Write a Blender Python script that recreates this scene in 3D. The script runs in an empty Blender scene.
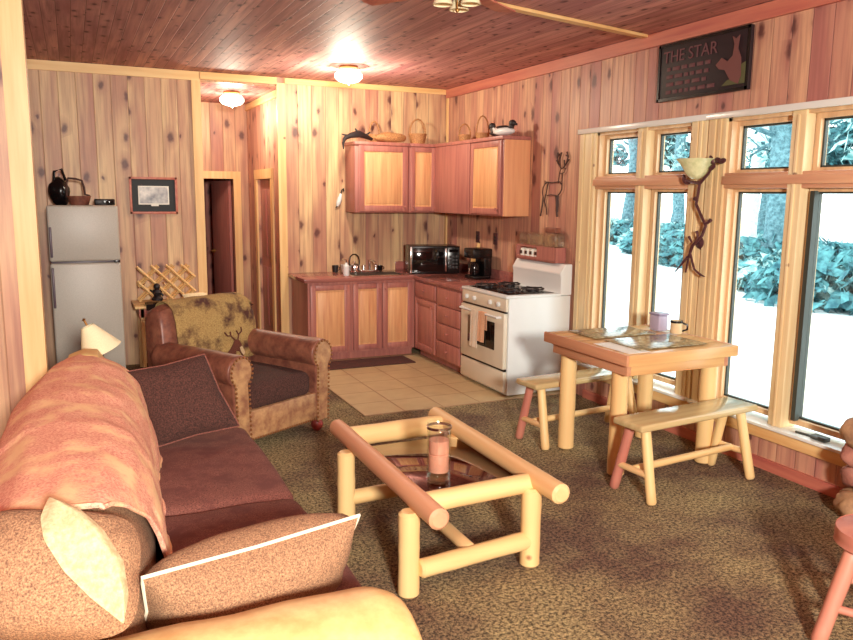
import bpy, bmesh, math, random
from mathutils import Vector, Matrix, noise as mnoise
random.seed(7)
S = bpy.context.scene
COL = S.collection
PI = math.pi

# ------------------------------------------------------------------ camera, sky, lamps, exposure
cam_d = bpy.data.cameras.new('camera'); cam = bpy.data.objects.new('camera', cam_d); COL.objects.link(cam)
CR = ((0.9097750302643942, 0.05710677260177409, -0.4111547285760311),
      (-0.41497867214243944, 0.14923356560202858, -0.897508799157202),
      (0.010104255257973723, 0.98715153822537, 0.15946706432667346))
cam.matrix_world = Matrix(((*CR[0], 0), (*CR[1], 0), (*CR[2], 1.70), (0, 0, 0, 1)))
cam_d.sensor_width = 36; cam_d.sensor_fit = 'HORIZONTAL'; cam_d.lens = 770.7 / 853 * 36
cam_d.clip_start = 0.02
S.camera = cam
S.view_settings.view_transform = 'Standard'; S.view_settings.look = 'None'
S.view_settings.exposure = 0.28; S.view_settings.gamma = 1; S.view_settings.use_curve_mapping = False
S.cycles.use_denoising = True
S.cycles.max_bounces = 10; S.cycles.diffuse_bounces = 6; S.cycles.transparent_max_bounces = 12
S.cycles.sample_clamp_indirect = 6.0
S.cycles.caustics_reflective = False; S.cycles.caustics_refractive = False
W = bpy.data.worlds.new('sky'); S.world = W; W.use_nodes = True
W.node_tree.nodes['Background'].inputs[0].default_value = (0.86, 0.97, 1.0, 1)
W.node_tree.nodes['Background'].inputs[1].default_value = 3.7

def lamp(name, kind, loc, power, color, size=0.1, target=None, spread=None):
    d = bpy.data.lights.new(name, kind); d.energy = power; d.color = color
    if kind == 'AREA':
        d.shape = 'DISK'; d.size = size
    elif kind == 'POINT':
        d.shadow_soft_size = size
    o = bpy.data.objects.new(name, d); o.location = loc; COL.objects.link(o)
    if target:
        o.rotation_euler = (Vector(target) - Vector(loc)).to_track_quat('-Z', 'Y').to_euler()
    return o
WARM = (1.0, 0.90, 0.70)
lamp('living_room_lamp', 'AREA', (0.2, -1.9, 2.15), 400, (1.0, 0.95, 0.86), 0.5, (1.3, 4.0, 0.8))
lamp('kitchen_lamp_light', 'POINT', (2.42, 7.10, 2.66), 66, WARM, 0.09)
lamp('hall_lamp_light', 'POINT', (1.65, 8.75, 2.58), 34, WARM, 0.08)

# ------------------------------------------------------------------ node helpers and materials
def lin(r, g, b):
    f = lambda c: (c / 255 / 12.92) if c / 255 <= 0.04045 else ((c / 255 + 0.055) / 1.055) ** 2.4
    return (f(r), f(g), f(b), 1)

class NT:
    def __init__(self, name):
        self.m = bpy.data.materials.new(name); self.m.use_nodes = True
        self.t = self.m.node_tree; self.t.nodes.clear()
        self.out = self.t.nodes.new('ShaderNodeOutputMaterial')
    def n(self, typ, ins=None, **props):
        nd = self.t.nodes.new('ShaderNode' + typ)
        for k, v in props.items(): setattr(nd, k, v)
        for k, v in (ins or {}).items():
            s = nd.inputs[k]
            if isinstance(v, bpy.types.NodeSocket): self.t.links.new(v, s)
            else: s.default_value = v
        return nd
    def math(self, op, a, b=0.0, clamp=False):
        return self.n('Math', {0: a, 1: b}, operation=op, use_clamp=clamp).outputs[0]
    def mix(self, f, a, b, mode='MIX'):
        nd = self.n('MixRGB', {0: f, 1: a, 2: b}, blend_type=mode); return nd.outputs[0]
    def ramp(self, v, lo, hi):
        return self.n('MapRange', {0: v, 1: lo, 2: hi, 3: 0.0, 4: 1.0}).outputs[0]
    def noise(self, vec, scale, detail=3.0, rough=0.55):
        return self.n('TexNoise', {'Vector': vec, 'Scale': scale, 'Detail': detail, 'Roughness': rough}).outputs[0]
    def comb(self, x, y, z):
        return self.n('CombineXYZ', {0: x, 1: y, 2: z}).outputs[0]
    def bump(self, h, strength=0.3, dist=0.01):
        return self.n('Bump', {'Height': h, 'Strength': strength, 'Distance': dist}).outputs[0]
    def bsdf(self, color, rough=0.5, normal=None, **kw):
        ins = {'Base Color': color, 'Roughness': rough}
        if normal is not None: ins['Normal'] = normal
        for k, v in kw.items(): ins[k.replace('_', ' ')] = v
        b = self.n('BsdfPrincipled', ins)
        self.t.links.new(b.outputs[0], self.out.inputs[0]); return self.m
    def objcoord(self): return self.n('TexCoord').outputs['Object']
    def pos(self): return self.n('NewGeometry').outputs['Position']
    def sep(self, v):
        s = self.n('SeparateXYZ', {0: v}); return s.outputs[0], s.outputs[1], s.outputs[2]

def plain(name, c, rough=0.5, metal=0.0, **kw):
    t = NT(name); return t.bsdf(c, rough, Metallic=metal, **kw)

def planks(name, ua, va, width, light, dark, knot, rough=0.45, knots=True, ks=0.21, seed=0.0, gdark=0.45, spec=0.4):
    """tongue-and-groove boards on a world-aligned wall or ceiling"""
    t = NT(name); ax = t.sep(t.pos())
    pu, pv = ax['XYZ'.index(ua)], ax['XYZ'.index(va)]
    u = t.math('DIVIDE', t.math('ADD', pu, 20.0 + seed), width)
    ident = t.math('FLOOR', u); fr = t.math('SUBTRACT', u, ident)
    wn = t.n('TexWhiteNoise', {'W': ident}, noise_dimensions='1D').outputs[0]
    wn2 = t.n('TexWhiteNoise', {'W': t.math('ADD', ident, 0.5)}, noise_dimensions='1D').outputs[0]
    off = t.math('MULTIPLY', wn, 31.0)
    grain = t.noise(t.comb(t.math('MULTIPLY', pu, 34.0), t.math('ADD', t.math('MULTIPLY', pv, 1.6), off), off), 1.0, 4.0)
    broad = t.noise(t.comb(t.math('MULTIPLY', pu, 5.0), t.math('ADD', t.math('MULTIPLY', pv, 0.8), off), 3.0), 1.0, 2.0)
    tone = t.math('ADD', t.math('MULTIPLY', wn2, 0.45), t.math('MULTIPLY', t.ramp(broad, 0.36, 0.64), 0.6), clamp=True)
    col = t.mix(tone, light, dark)
    col = t.mix(t.math('MULTIPLY', t.ramp(grain, 0.42, 0.7), 0.62), col, t.mix(0.45, dark, knot))
    if knots:
        wob = t.noise(t.pos(), 14.0, 2.0); pw = t.math('MULTIPLY', t.math('SUBTRACT', wob, .5), .22)
        kv = t.comb(t.math('ADD', t.math('DIVIDE', pu, ks), pw), t.math('ADD', t.math('DIVIDE', pv, ks * 1.7), t.math('MULTIPLY', ident, 0.37)), seed)
        vo = t.n('TexVoronoi', {'Vector': kv, 'Scale': 1.0, 'Randomness': 0.95}, voronoi_dimensions='2D')
        d, vc = vo.outputs['Distance'], vo.outputs['Color']
        r, g, _ = t.sep(vc)
        size = t.math('ADD', 0.05, t.math('MULTIPLY', g, 0.14)); has = t.math('GREATER_THAN', r, 0.36); dd = t.math('DIVIDE', d, size)
        halo = t.math('MULTIPLY', t.math('SUBTRACT', 1.0, t.ramp(dd, 0.9, 2.6), clamp=True), has)
        col = t.mix(t.math('MULTIPLY', halo, 0.45), col, t.mix(0.35, dark, knot))
        m = t.math('MULTIPLY', t.math('SUBTRACT', 1.0, t.ramp(dd, 0.5, 1.15), clamp=True), has)
        col = t.mix(t.math('MULTIPLY', m, 0.85), col, knot)
    edge = t.math('ABSOLUTE', t.math('SUBTRACT', fr, 0.5))
    gr = t.ramp(edge, 0.465, 0.495)
    col = t.mix(t.math('MULTIPLY', gr, gdark), col, knot)
    nm = t.bump(t.math('SUBTRACT', t.math('MULTIPLY', grain, 0.15), gr), 0.5, 0.006)
    return t.bsdf(col, rough, nm, Specular_IOR_Level=spec)

def wood(name, light, dark, axis='Z', rough=0.5, gs=26.0, knot=None, kthr=0.6, bump=0.15):
    t = NT(name); x, y, z = t.sep(t.objcoord())
    a = {'X': (0.06, 1, 1), 'Y': (1, 0.06, 1), 'Z': (1, 1, 0.06)}[axis]
    rnd = t.n('ObjectInfo').outputs['Random']
    o = t.math('MULTIPLY', rnd, 19.0)
    v = t.comb(t.math('ADD', t.math('MULTIPLY', x, a[0]), o), t.math('MULTIPLY', y, a[1]), t.math('MULTIPLY', z, a[2]))
    g = t.noise(v, gs, 5.0); b = t.noise(v, gs * 0.25, 2.0)
    f = t.math('ADD', t.math('MULTIPLY', t.ramp(g, 0.35, 0.7), 0.6), t.math('MULTIPLY', t.ramp(b, 0.35, 0.65), 0.4))
    col = t.mix(f, light, dark)
    if knot:
        vo = t.n('TexVoronoi', {'Vector': t.comb(t.math('ADD', x, o), y, z), 'Scale': 6.0})
        m = t.math('SUBTRACT', 1.0, t.ramp(vo.outputs['Distance'], 0.05, 0.11), clamp=True)
        r, _, _ = t.sep(vo.outputs['Color'])
        m = t.math('MULTIPLY', m, t.math('GREATER_THAN', r, kthr))
        col = t.mix(t.math('MULTIPLY', m, 0.8), col, knot)
    return t.bsdf(col, rough, t.bump(g, bump, 0.004))

def fabric(name, a, b, scale=160.0, rough=0.95, blot=None, blot_scale=6.0, bump=0.5, thr=(0.35, 0.65)):
    t = NT(name); c = t.objcoord()
    n1 = t.noise(c, scale, 3.0, 0.7)
    col = t.mix(t.ramp(n1, *thr), a, b)
    if blot:
        n2 = t.noise(c, blot_scale, 4.0, 0.6)
        col = t.mix(t.ramp(n2, 0.48, 0.62), col, blot)
    return t.bsdf(col, rough, t.bump(n1, bump, 0.004))

def leather(name, a, b, scale=9.0, rough=0.42):
    t = NT(name); c = t.objcoord()
    n1 = t.noise(c, scale, 5.0, 0.65); n2 = t.noise(c, 140.0, 2.0)
    col = t.mix(t.ramp(n1, 0.35, 0.65), a, b)
    return t.bsdf(col, rough, t.bump(n2, 0.18, 0.002))

def glassy(name, tint=(1, 1, 1, 1), gloss=0.12, rough=0.0):
    """thin clear pane: light passes straight, a little reflects"""
    t = NT(name)
    tr = t.n('BsdfTransparent', {0: tint}); gl = t.n('BsdfGlossy', {'Color': (1, 1, 1, 1), 'Roughness': rough})
    fc = t.n('LayerWeight', {'Blend': 0.5}).outputs['Facing']
    fr = t.math('ADD', 0.03 + gloss * 0.3, t.math('MULTIPLY', t.math('POWER', fc, 5.0), 0.6), clamp=True)
    mx = t.n('MixShader', {0: fr, 1: tr.outputs[0], 2: gl.outputs[0]})
    t.t.links.new(mx.outputs[0], t.out.inputs[0]); return t.m

def glow(name, c, strength):
    t = NT(name); e = t.n('Emission', {0: c, 1: strength}); t.t.links.new(e.outputs[0], t.out.inputs[0]); return t.m

KNOT = lin(96, 44, 40)
M = {}
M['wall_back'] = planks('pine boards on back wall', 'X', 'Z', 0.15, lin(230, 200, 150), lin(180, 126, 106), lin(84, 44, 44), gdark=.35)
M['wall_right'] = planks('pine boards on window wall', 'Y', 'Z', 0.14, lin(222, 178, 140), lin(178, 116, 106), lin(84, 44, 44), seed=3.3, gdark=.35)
M['wall_dim'] = planks('dim-toned pine boards', 'Y', 'Z', 0.14, lin(196, 120, 98), lin(150, 78, 70), KNOT, seed=1.7)  # pine boards with the reddish look of shade put into the colour
M['wall_dimx'] = planks('dim-toned pine boards x', 'X', 'Z', 0.14, lin(196, 120, 98), lin(150, 78, 70), KNOT, seed=1.2)  # same dim shade colour, boards counted along x
M['ceiling'] = planks('stained ceiling boards', 'X', 'Y', 0.09, lin(226, 168, 156), lin(172, 112, 112), lin(78, 42, 48), rough=0.6, ks=0.11, gdark=0.6, spec=.22)
M['trim'] = wood('pale pine trim', lin(240, 206, 146), lin(220, 172, 108), 'Z', 0.45, knot=KNOT, kthr=0.75)
M['trim_x'] = wood('pale pine trim x', lin(240, 206, 146), lin(220, 172, 108), 'X', 0.45)
M['trim_y'] = wood('pale pine trim y', lin(240, 206, 146), lin(218, 164, 104), 'Y', 0.45)
M['trim_red'] = wood('red pine trim', lin(206, 130, 104), lin(176, 92, 82), 'Y', 0.45)
M['casing'] = wood('window pine', lin(238, 220, 174), lin(216, 186, 138), 'Z', 0.4, knot=KNOT, kthr=0.8)
M['sash'] = wood('sash pine', lin(230, 198, 152), lin(202, 162, 122), 'Z', 0.4)
M['transom'] = wood('transom pine', lin(216, 168, 130), lin(188, 128, 104), 'Y', 0.4)
M['white_sill'] = plain('pale sill', lin(225, 228, 222), 0.25)
M['gasket'] = plain('dark gasket', lin(58, 62, 56), 0.5)
M['pane'] = glassy('window glass', (0.97, 1, 0.99, 1), 0.02)
M['cab'] = wood('cabinet frame red oak', lin(188, 124, 110), lin(156, 94, 88), 'Z', 0.4, gs=40)
M['cab_panel'] = wood('cabinet panel oak', lin(234, 184, 130), lin(206, 142, 100), 'Z', 0.45, gs=50)
M['counter'] = wood('counter laminate', lin(166, 106, 96), lin(136, 82, 78), 'X', 0.12, gs=30, bump=0.02)
M['log'] = wood('peeled log', lin(240, 208, 146), lin(222, 176, 116), 'Z', 0.5, gs=14, knot=lin(150, 84, 56), kthr=0.82)
M['log_x'] = wood('peeled log x', lin(240, 208, 146), lin(222, 176, 116), 'X', 0.5, gs=14, knot=lin(150, 84, 56), kthr=0.82)
M['log_y'] = wood('peeled log y', lin(240, 206, 148), lin(220, 170, 116), 'Y', 0.5, gs=14, knot=lin(150, 84, 56), kthr=0.82)
M['log_red'] = wood('red log', lin(206, 138, 114), lin(176, 104, 92), 'Z', 0.5, gs=14)
M['table_top'] = wood('varnished table plank', lin(226, 188, 128), lin(196, 142, 92), 'X', 0.25, gs=18)
M['table_apron'] = wood('table apron', lin(212, 156, 116), lin(182, 118, 92), 'Y', 0.4, gs=18)
M['bench_top'] = wood('varnished bench plank', lin(206, 186, 136), lin(176, 146, 100), 'X', 0.12, gs=18)
M['white'] = plain('white enamel', lin(226, 231, 230), 0.25)
M['white_dim'] = plain('shaded white enamel', lin(222, 212, 190), 0.3)  # white enamel with the shade of the stove front put into the colour
M['black'] = plain('black plastic', lin(18, 15, 16), 0.25)
M['iron'] = plain('cast iron', lin(34, 26, 28), 0.5)
M['dark_iron'] = plain('rusty wire', lin(70, 42, 34), 0.6)
M['bronze'] = plain('dark bronze branch', lin(92, 56, 60), 0.45, 0.4)
M['chrome'] = plain('chrome', (0.85, 0.85, 0.85, 1), 0.12, 1.0)
M['dark_glass'] = plain('dark glass', lin(20, 14, 14), 0.06)
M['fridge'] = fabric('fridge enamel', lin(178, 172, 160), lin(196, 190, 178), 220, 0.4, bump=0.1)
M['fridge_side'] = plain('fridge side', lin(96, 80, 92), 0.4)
M['lamp_glass'] = glow('lit lamp glass', (1.0, 0.93, 0.74, 1), 6.0)
M['brass'] = plain('brass', lin(190, 140, 80), 0.3, 0.8)
M['lamp_shade'] = fabric('cream shade', lin(250, 240, 200), lin(238, 226, 184), 200, 0.9, bump=0.1)
M['cream'] = fabric('cream cloth', lin(244, 230, 190), lin(226, 206, 160), 60, 0.9, bump=0.2)
M['piping'] = plain('cream piping', lin(244, 236, 208), 0.8)
M['tweed'] = fabric('brown tweed', lin(104, 72, 54), lin(184, 142, 104), 210, blot=None)
M['tweed_dark'] = fabric('dark tweed', lin(92, 50, 46), lin(156, 98, 82), 190)
M['seat_fabric'] = fabric('maroon tweed', lin(84, 46, 42), lin(144, 90, 76), 190, blot=lin(104, 58, 52), blot_scale=9)
M['pillow_brown'] = fabric('chocolate pillow fabric', lin(42, 23, 21), lin(92, 56, 46), 150)
M['leather_tan'] = leather('tan leather', lin(236, 206, 140), lin(216, 170, 108))
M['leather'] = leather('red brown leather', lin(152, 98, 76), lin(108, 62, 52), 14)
M['leather_glare'] = leather('leather with painted glare', lin(192, 150, 104), lin(140, 92, 68), 12)  # the red brown leather with its tan glare painted into the colour
M['studs'] = plain('brass studs', lin(168, 120, 80), 0.35, 0.7)
M['wood_red'] = plain('red lacquer foot', lin(168, 72, 66), 0.3)
M['throw'] = fabric('salmon throw', lin(248, 196, 160), lin(212, 128, 112), 120, blot=lin(246, 206, 156), blot_scale=6, bump=0.5)
M['deer_cloth'] = fabric('olive deer blanket', lin(190, 160, 100), lin(142, 112, 66), 130, blot=lin(78, 44, 36), blot_scale=5.0)
M['deer_print'] = fabric('deer print', lin(110, 62, 44), lin(84, 44, 34), 150)
M['deer_print_light'] = fabric('deer muzzle print', lin(214, 190, 150), lin(190, 160, 120), 150)
M['tile'] = None
M['glass_clear'] = glassy('jar glass', (0.96, 0.98, 0.95, 1), 0.25)
M['candle'] = plain('pink wax', lin(236, 164, 142), 0.5)
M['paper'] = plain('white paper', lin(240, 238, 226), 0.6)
M['towel_w'] = fabric('white towel', lin(238, 226, 206), lin(222, 204, 180), 120)
M['towel_r'] = fabric('peach towel', lin(232, 186, 150), lin(214, 160, 124), 120)
M['wicker'] = fabric('wicker', lin(200, 150, 96), lin(150, 96, 62), 90, 0.7, bump=0.8)
M['stone_a'] = leather('tan stone', lin(190, 150, 108), lin(140, 104, 78), 10, 0.8)
M['stone_b'] = leather('pink stone', lin(186, 126, 108), lin(142, 92, 82), 10, 0.8)
M['sign'] = wood('dark stained sign', lin(40, 24, 28), lin(28, 16, 21), 'Y', 0.6)
M['sign_text'] = plain('sign lettering', lin(96, 56, 60), 0.6)
M['sign_green'] = plain('sign painted grass', lin(84, 84, 50), 0.7)
M['sign_deer'] = plain('sign painted animal', lin(110, 66, 62), 0.7)

def carpet():
    t = NT('olive carpet'); p = t.pos()
    n1 = t.noise(p, 60.0, 3.0, 0.75); n2 = t.noise(p, 1.5, 4.0, .65); n3 = t.noise(p, 150.0, 2.0, 0.8)
    hi = t.mix(t.ramp(n2, 0.38, 0.62), lin(216, 192, 136), lin(150, 114, 86)); lo = t.mix(t.ramp(n2, 0.38, 0.62), lin(84, 70, 46), lin(54, 38, 34))
    col = t.mix(t.ramp(t.math('ADD', t.math('MULTIPLY', n1, .65), t.math('MULTIPLY', n3, .35)), 0.43, 0.58), lo, hi)
    h = t.math('ADD', n1, t.math('MULTIPLY', n3, 0.6))
    return t.bsdf(col, 1.0, t.bump(h, 1.0, 0.02))
M['carpet'] = carpet()
def tiles():
    t = NT('beige floor tile'); p = t.pos(); x, y, z = t.sep(p)
    u = t.math('DIVIDE', t.math('SUBTRACT', x, 1.98), 0.34); v = t.math('DIVIDE', t.math('SUBTRACT', y, 5.46), 0.34)
    fu = t.math('ABSOLUTE', t.math('SUBTRACT', t.math('FRACT', u), 0.5)); fv = t.math('ABSOLUTE', t.math('SUBTRACT', t.math('FRACT', v), 0.5))
    g = t.ramp(t.math('MAXIMUM', fu, fv), 0.475, 0.49)
    n = t.noise(p, 7.0, 4.0)
    col = t.mix(n, lin(206, 186, 142), lin(176, 152, 116))
    col = t.mix(t.math('MULTIPLY', g, 0.7), col, lin(140, 100, 74))
    return t.bsdf(col, 0.4, t.bump(t.math('SUBTRACT', 1.0, g), 0.4, 0.004))
M['tile'] = tiles()
def ground_mat():
    t = NT('pale gravel'); p = t.pos()
    n = t.noise(p, 0.35, 4.0); n2 = t.noise(p, 4.0, 3.0)
    col = t.mix(t.ramp(n, 0.45, 0.65), lin(226, 230, 230), lin(186, 206, 212))
    col = t.mix(t.math('MULTIPLY', t.ramp(n2, 0.55, 0.7), 0.25), col, lin(130, 160, 166))
    return t.bsdf(col, 1.0)
M['ground'] = ground_mat()
M['bark'] = fabric('teal bark', lin(120, 156, 164), lin(60, 96, 106), 9, 1.0, bump=0.6)
M['bark_pale'] = fabric('pale bark', lin(236, 240, 236), lin(200, 214, 214), 9, 1.0, bump=0.4)
M['leaves'] = fabric('blue green foliage', lin(100, 160, 164), lin(38, 84, 96), 3, 1.0, bump=0.0)
M['leaves_pale'] = fabric('pale foliage', lin(200, 226, 222), lin(96, 156, 160), 3, 1.0, bump=0.0)

# ------------------------------------------------------------------ mesh helpers (everything in world metres)
class MB:
    def __init__(self): self.b = bmesh.new(); self.sm = False
    def _add(self, tmp, mat=None):
        me = bpy.data.meshes.new('t')
        if mat is not None: bmesh.ops.transform(tmp, matrix=mat, verts=tmp.verts)
        tmp.to_mesh(me); tmp.free(); self.b.from_mesh(me); bpy.data.meshes.remove(me); return self
    def box(self, x0, x1, y0, y1, z0, z1, bev=0.0, seg=2, rot=None):
        t = bmesh.new(); bmesh.ops.create_cube(t, size=1)
        cx, cy, cz = (x0 + x1) / 2, (y0 + y1) / 2, (z0 + z1) / 2
        bmesh.ops.scale(t, vec=(abs(x1 - x0), abs(y1 - y0), abs(z1 - z0)), verts=t.verts)
        if bev: bmesh.ops.bevel(t, geom=t.edges[:] , offset=bev, segments=seg, affect='EDGES', profile=0.5, clamp_overlap=True)
        m = Matrix.Translation((cx, cy, cz))
        if rot is not None: m = m @ rot
        return self._add(t, m)
    def tube(self, pts, r, seg=10, caps=True, wob=0.0):
        pts = [Vector(p) for p in pts]; n = len(pts)
        rs = r if isinstance(r, (list, tuple)) else [r] * n
        t = bmesh.new(); rings = []; up = None
        for i, p in enumerate(pts):
            d = (pts[min(i + 1, n - 1)] - pts[max(i - 1, 0)]).normalized()
            if up is None: up = Vector((0, 0, 1)) if abs(d.z) < 0.9 else Vector((1, 0, 0))
            a = d.cross(up).normalized(); bb = a.cross(d).normalized(); up = bb
            ring = []
            for k in range(seg):
                an = 2 * PI * k / seg; rr = rs[i] * (1 + (random.uniform(-wob, wob) if wob else 0))
                ring.append(t.verts.new(p + a * math.cos(an) * rr + bb * math.sin(an) * rr))
            rings.append(ring)
        for i in range(n - 1):
            for k in range(seg):
                t.faces.new((rings[i][k], rings[i][(k + 1) % seg], rings[i + 1][(k + 1) % seg], rings[i + 1][k]))
        if caps:
            t.faces.new(rings[0][::-1]); t.faces.new(rings[-1])
        bmesh.ops.recalc_face_normals(t, faces=t.faces)
        return self._add(t)
    def log(self, p0, p1, r, seg=14, n=7, cham=0.012, wob=0.03):
        """a peeled log with chamfered ends and slight irregularity"""
        p0, p1 = Vector(p0), Vector(p1); L = (p1 - p0).length
        ts = [0, cham / L] + [i / n for i in range(1, n)] + [1 - cham / L, 1]
        rs = [r * 0.72, r] + [r * (1 + random.uniform(-wob, wob)) for _ in range(1, n)] + [r, r * 0.72]
        return self.tube([p0.lerp(p1, q) for q in ts], rs, seg)
    def lathe(self, prof, loc=(0, 0, 0), seg=24, mat=None, close=True):
        t = bmesh.new(); rings = []
        for r, z in prof:
            rings.append([t.verts.new((r * math.cos(2 * PI * k / seg), r * math.sin(2 * PI * k / seg), z)) for k in range(seg)])
        for i in range(len(prof) - 1):
            for k in range(seg):
                t.faces.new((rings[i][k], rings[i][(k + 1) % seg], rings[i + 1][(k + 1) % seg], rings[i + 1][k]))
        if close:
            if prof[0][0] > 1e-5: t.faces.new(rings[0][::-1])
            if prof[-1][0] > 1e-5: t.faces.new(rings[-1])
        bmesh.ops.remove_doubles(t, verts=t.verts, dist=1e-6)
        bmesh.ops.recalc_face_normals(t, faces=t.faces)
        m = Matrix.Translation(loc) @ (mat if mat is not None else Matrix())
        return self._add(t, m)
    def ball(self, c, r, sc=(1, 1, 1), sub=2, rot=None, jit=0.0):
        t = bmesh.new(); bmesh.ops.create_icosphere(t, subdivisions=sub, radius=r)
        if jit:
            o = Vector((random.random() * 9, random.random() * 9, random.random() * 9))
            for v in t.verts: v.co *= 1 + jit * mnoise.noise(v.co / r * 1.3 + o)
        bmesh.ops.scale(t, vec=sc, verts=t.verts)
        m = Matrix.Translation(c)
        if rot is not None: m = m @ rot
        return self._add(t, m)
    def prism(self, poly, frame, depth, bev=0.0):
        """polygon (2-D) extruded; frame = 4x4 placing local xy plane, extruded along local z"""
        t = bmesh.new(); vs = [t.verts.new((x, y, 0)) for x, y in poly]
        f = t.faces.new(vs); r = bmesh.ops.extrude_face_region(t, geom=[f])
        bmesh.ops.translate(t, vec=(0, 0, depth), verts=[v for v in r['geom'] if isinstance(v, bmesh.types.BMVert)])
        bmesh.ops.recalc_face_normals(t, faces=t.faces)
        if bev: bmesh.ops.bevel(t, geom=t.edges[:], offset=bev, segments=2, affect='EDGES', clamp_overlap=True)
        return self._add(t, frame)
    def grid(self, fn, nu, nv, thick=0.0):
        t = bmesh.new()
        vs = [[t.verts.new(fn(i / nu, j / nv)) for j in range(nv + 1)] for i in range(nu + 1)]
        for i in range(nu):
            for j in range(nv):
                t.faces.new((vs[i][j], vs[i + 1][j], vs[i + 1][j + 1], vs[i][j + 1]))
        if thick:
            bmesh.ops.recalc_face_normals(t, faces=t.faces)
            bmesh.ops.solidify(t, geom=t.faces[:], thickness=thick)
        return self._add(t)
    def cushion(self, w, h, th, m, n=18, p=2.6, pinch=0.06, wr=0.006, seed=0, rnd=0):
        """pillow: local x width, y height, z thickness, placed by matrix m"""
        t = bmesh.new()
        for sgn in (1, -1):
            vs = []
            for i in range(n + 1):
                row = []
                for j in range(n + 1):
                    a, b = -1 + 2 * i / n, -1 + 2 * j / n
                    e = max(0.0, (1 - abs(a) ** p) * (1 - abs(b) ** p)) ** 0.5
                    x = a * (1 - pinch * (1 - b * b) * 0 - pinch * (1 - abs(b)) * abs(a)) * w / 2
                    y = b * (1 - pinch * (1 - abs(a)) * abs(b)) * h / 2
                    z = sgn * th / 2 * e + wr * mnoise.noise(Vector((x * 9, y * 9, sgn * 3 + seed))) * e
                    if rnd:
                        q = max(abs(a), abs(b)); k = q / max(1e-6, (abs(a) ** rnd + abs(b) ** rnd) ** (1 / rnd)); x *= k; y *= k
                    row.append(t.verts.new((x, y, z)))
                vs.append(row)
            for i in range(n):
                for j in range(n):
                    q = (vs[i][j], vs[i + 1][j], vs[i + 1][j + 1], vs[i][j + 1])
                    t.faces.new(q if sgn > 0 else q[::-1])
        bmesh.ops.remove_doubles(t, verts=t.verts, dist=1e-4)
        bmesh.ops.recalc_face_normals(t, faces=t.faces)
        return self._add(t, m)
    def build(self, name, mat, parent=None, smooth=None, local=False, angle=40):
        me = bpy.data.meshes.new(name)
        if parent is not None and not local:
            bmesh.ops.transform(self.b, matrix=WM[parent.name].inverted(), verts=self.b.verts)
        bmesh.ops.recalc_face_normals(self.b, faces=self.b.faces)
        for f in self.b.faces: f.smooth = True
        self.b.to_mesh(me); self.b.free()
        me.set_sharp_from_angle(angle=math.radians(angle))
        me.materials.append(mat if not isinstance(mat, str) else M[mat])
        o = bpy.data.objects.new(name, me); COL.objects.link(o)
        if parent is not None:
            o.parent = parent; WM[o.name] = WM[parent.name]
        else: WM[o.name] = Matrix()
        return o
WM = {}
def pillow_outline(w, h, pinch=0.06, n=14):
    pts = []
    for a0, b0, a1, b1 in ((-1, -1, 1, -1), (1, -1, 1, 1), (1, 1, -1, 1), (-1, 1, -1, -1)):
        for k in range(n):
            a, b = a0 + (a1 - a0) * k / n, b0 + (b1 - b0) * k / n
            pts.append((a * (1 - pinch * (1 - abs(b)) * abs(a)) * w / 2, b * (1 - pinch * (1 - abs(a)) * abs(b)) * h / 2, 0))
    return pts
def tag(o, label, cat, group=None, kind=None):
    o['label'] = label; o['category'] = cat
    if group: o['group'] = group
    if kind: o['kind'] = kind
    return o
def thing(name, label, cat, loc=(0, 0, 0), rz=0.0, group=None):
    o = bpy.data.objects.new(name, None); COL.objects.link(o); o.empty_display_size = 0.1
    o.location = loc; o.rotation_euler = (0, 0, rz)
    WM[o.name] = Matrix.Translation(loc) @ Matrix.Rotation(rz, 4, 'Z')
    return tag(o, label, cat, group)
def struct(o): o['kind'] = 'structure'; return o
def rx(a): return Matrix.Rotation(math.radians(a), 4, 'X')
def ry(a): return Matrix.Rotation(math.radians(a), 4, 'Y')
def rz(a): return Matrix.Rotation(math.radians(a), 4, 'Z')
def tr(x, y, z): return Matrix.Translation((x, y, z))
def frame3(o, xa, ya):
    xa, ya = Vector(xa).normalized(), Vector(ya).normalized(); za = xa.cross(ya)
    return Matrix(((xa.x, ya.x, za.x, o[0]), (xa.y, ya.y, za.y, o[1]), (xa.z, ya.z, za.z, o[2]), (0, 0, 0, 1)))

# ------------------------------------------------------------------ the room
XR, YB, ZC = 3.93, 8.08, 2.88
HX0, HX1, HY, HZ = 1.21, 2.05, 9.9, 2.79
U1, U2 = (4.19, 5.27), (2.76, 3.88)          # window openings along y
WZ0, WZ1 = 0.30, 2.22
def sb(name, mat, *boxes, bev=0.0):
    m = MB()
    for b in boxes: m.box(*b, bev=bev)
    return struct(m.build(name, mat))
sb('floor', 'carpet', (-2.2, 4.06, -2.6, YB + .1, -0.1, 0), (HX0 - .05, HX1 + .05, YB + .1, 11.6, -0.1, 0))
sb('floor_kitchen_tile', 'tile', (1.98, 3.90, 5.46, 8.05, 0.0, 0.008))
sb('ceiling', 'ceiling', (-2.2, 4.06, -2.6, YB + .1, ZC, ZC + 0.1))
sb('ceiling_hall', 'ceiling', (HX0 - .05, HX1 + .1, YB + .1, 11.6, HZ, HZ + 0.1))
sb('wall_back', 'wall_back', (-2.2, HX0, YB, YB + .1, 0, ZC), (HX1, 4.06, YB, YB + .1, 0, ZC), (HX0, HX1, YB, YB + .1, HZ, ZC))
sb('wall_right', 'wall_right', (XR, XR + .13, U1[1], YB + .1, 0, ZC), (XR, XR + .13, U2[1], U1[0], 0, ZC), (XR, XR + .13, -2.6, U2[0], 0, ZC),
   (XR, XR + .13, U1[0], U1[1], 0, WZ0 - .01), (XR, XR + .13, U2[0], U2[1], 0, WZ0 - .01), (XR, XR + .13, U1[0], U1[1], WZ1, ZC), (XR, XR + .13, U2[0], U2[1], WZ1, ZC))
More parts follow.
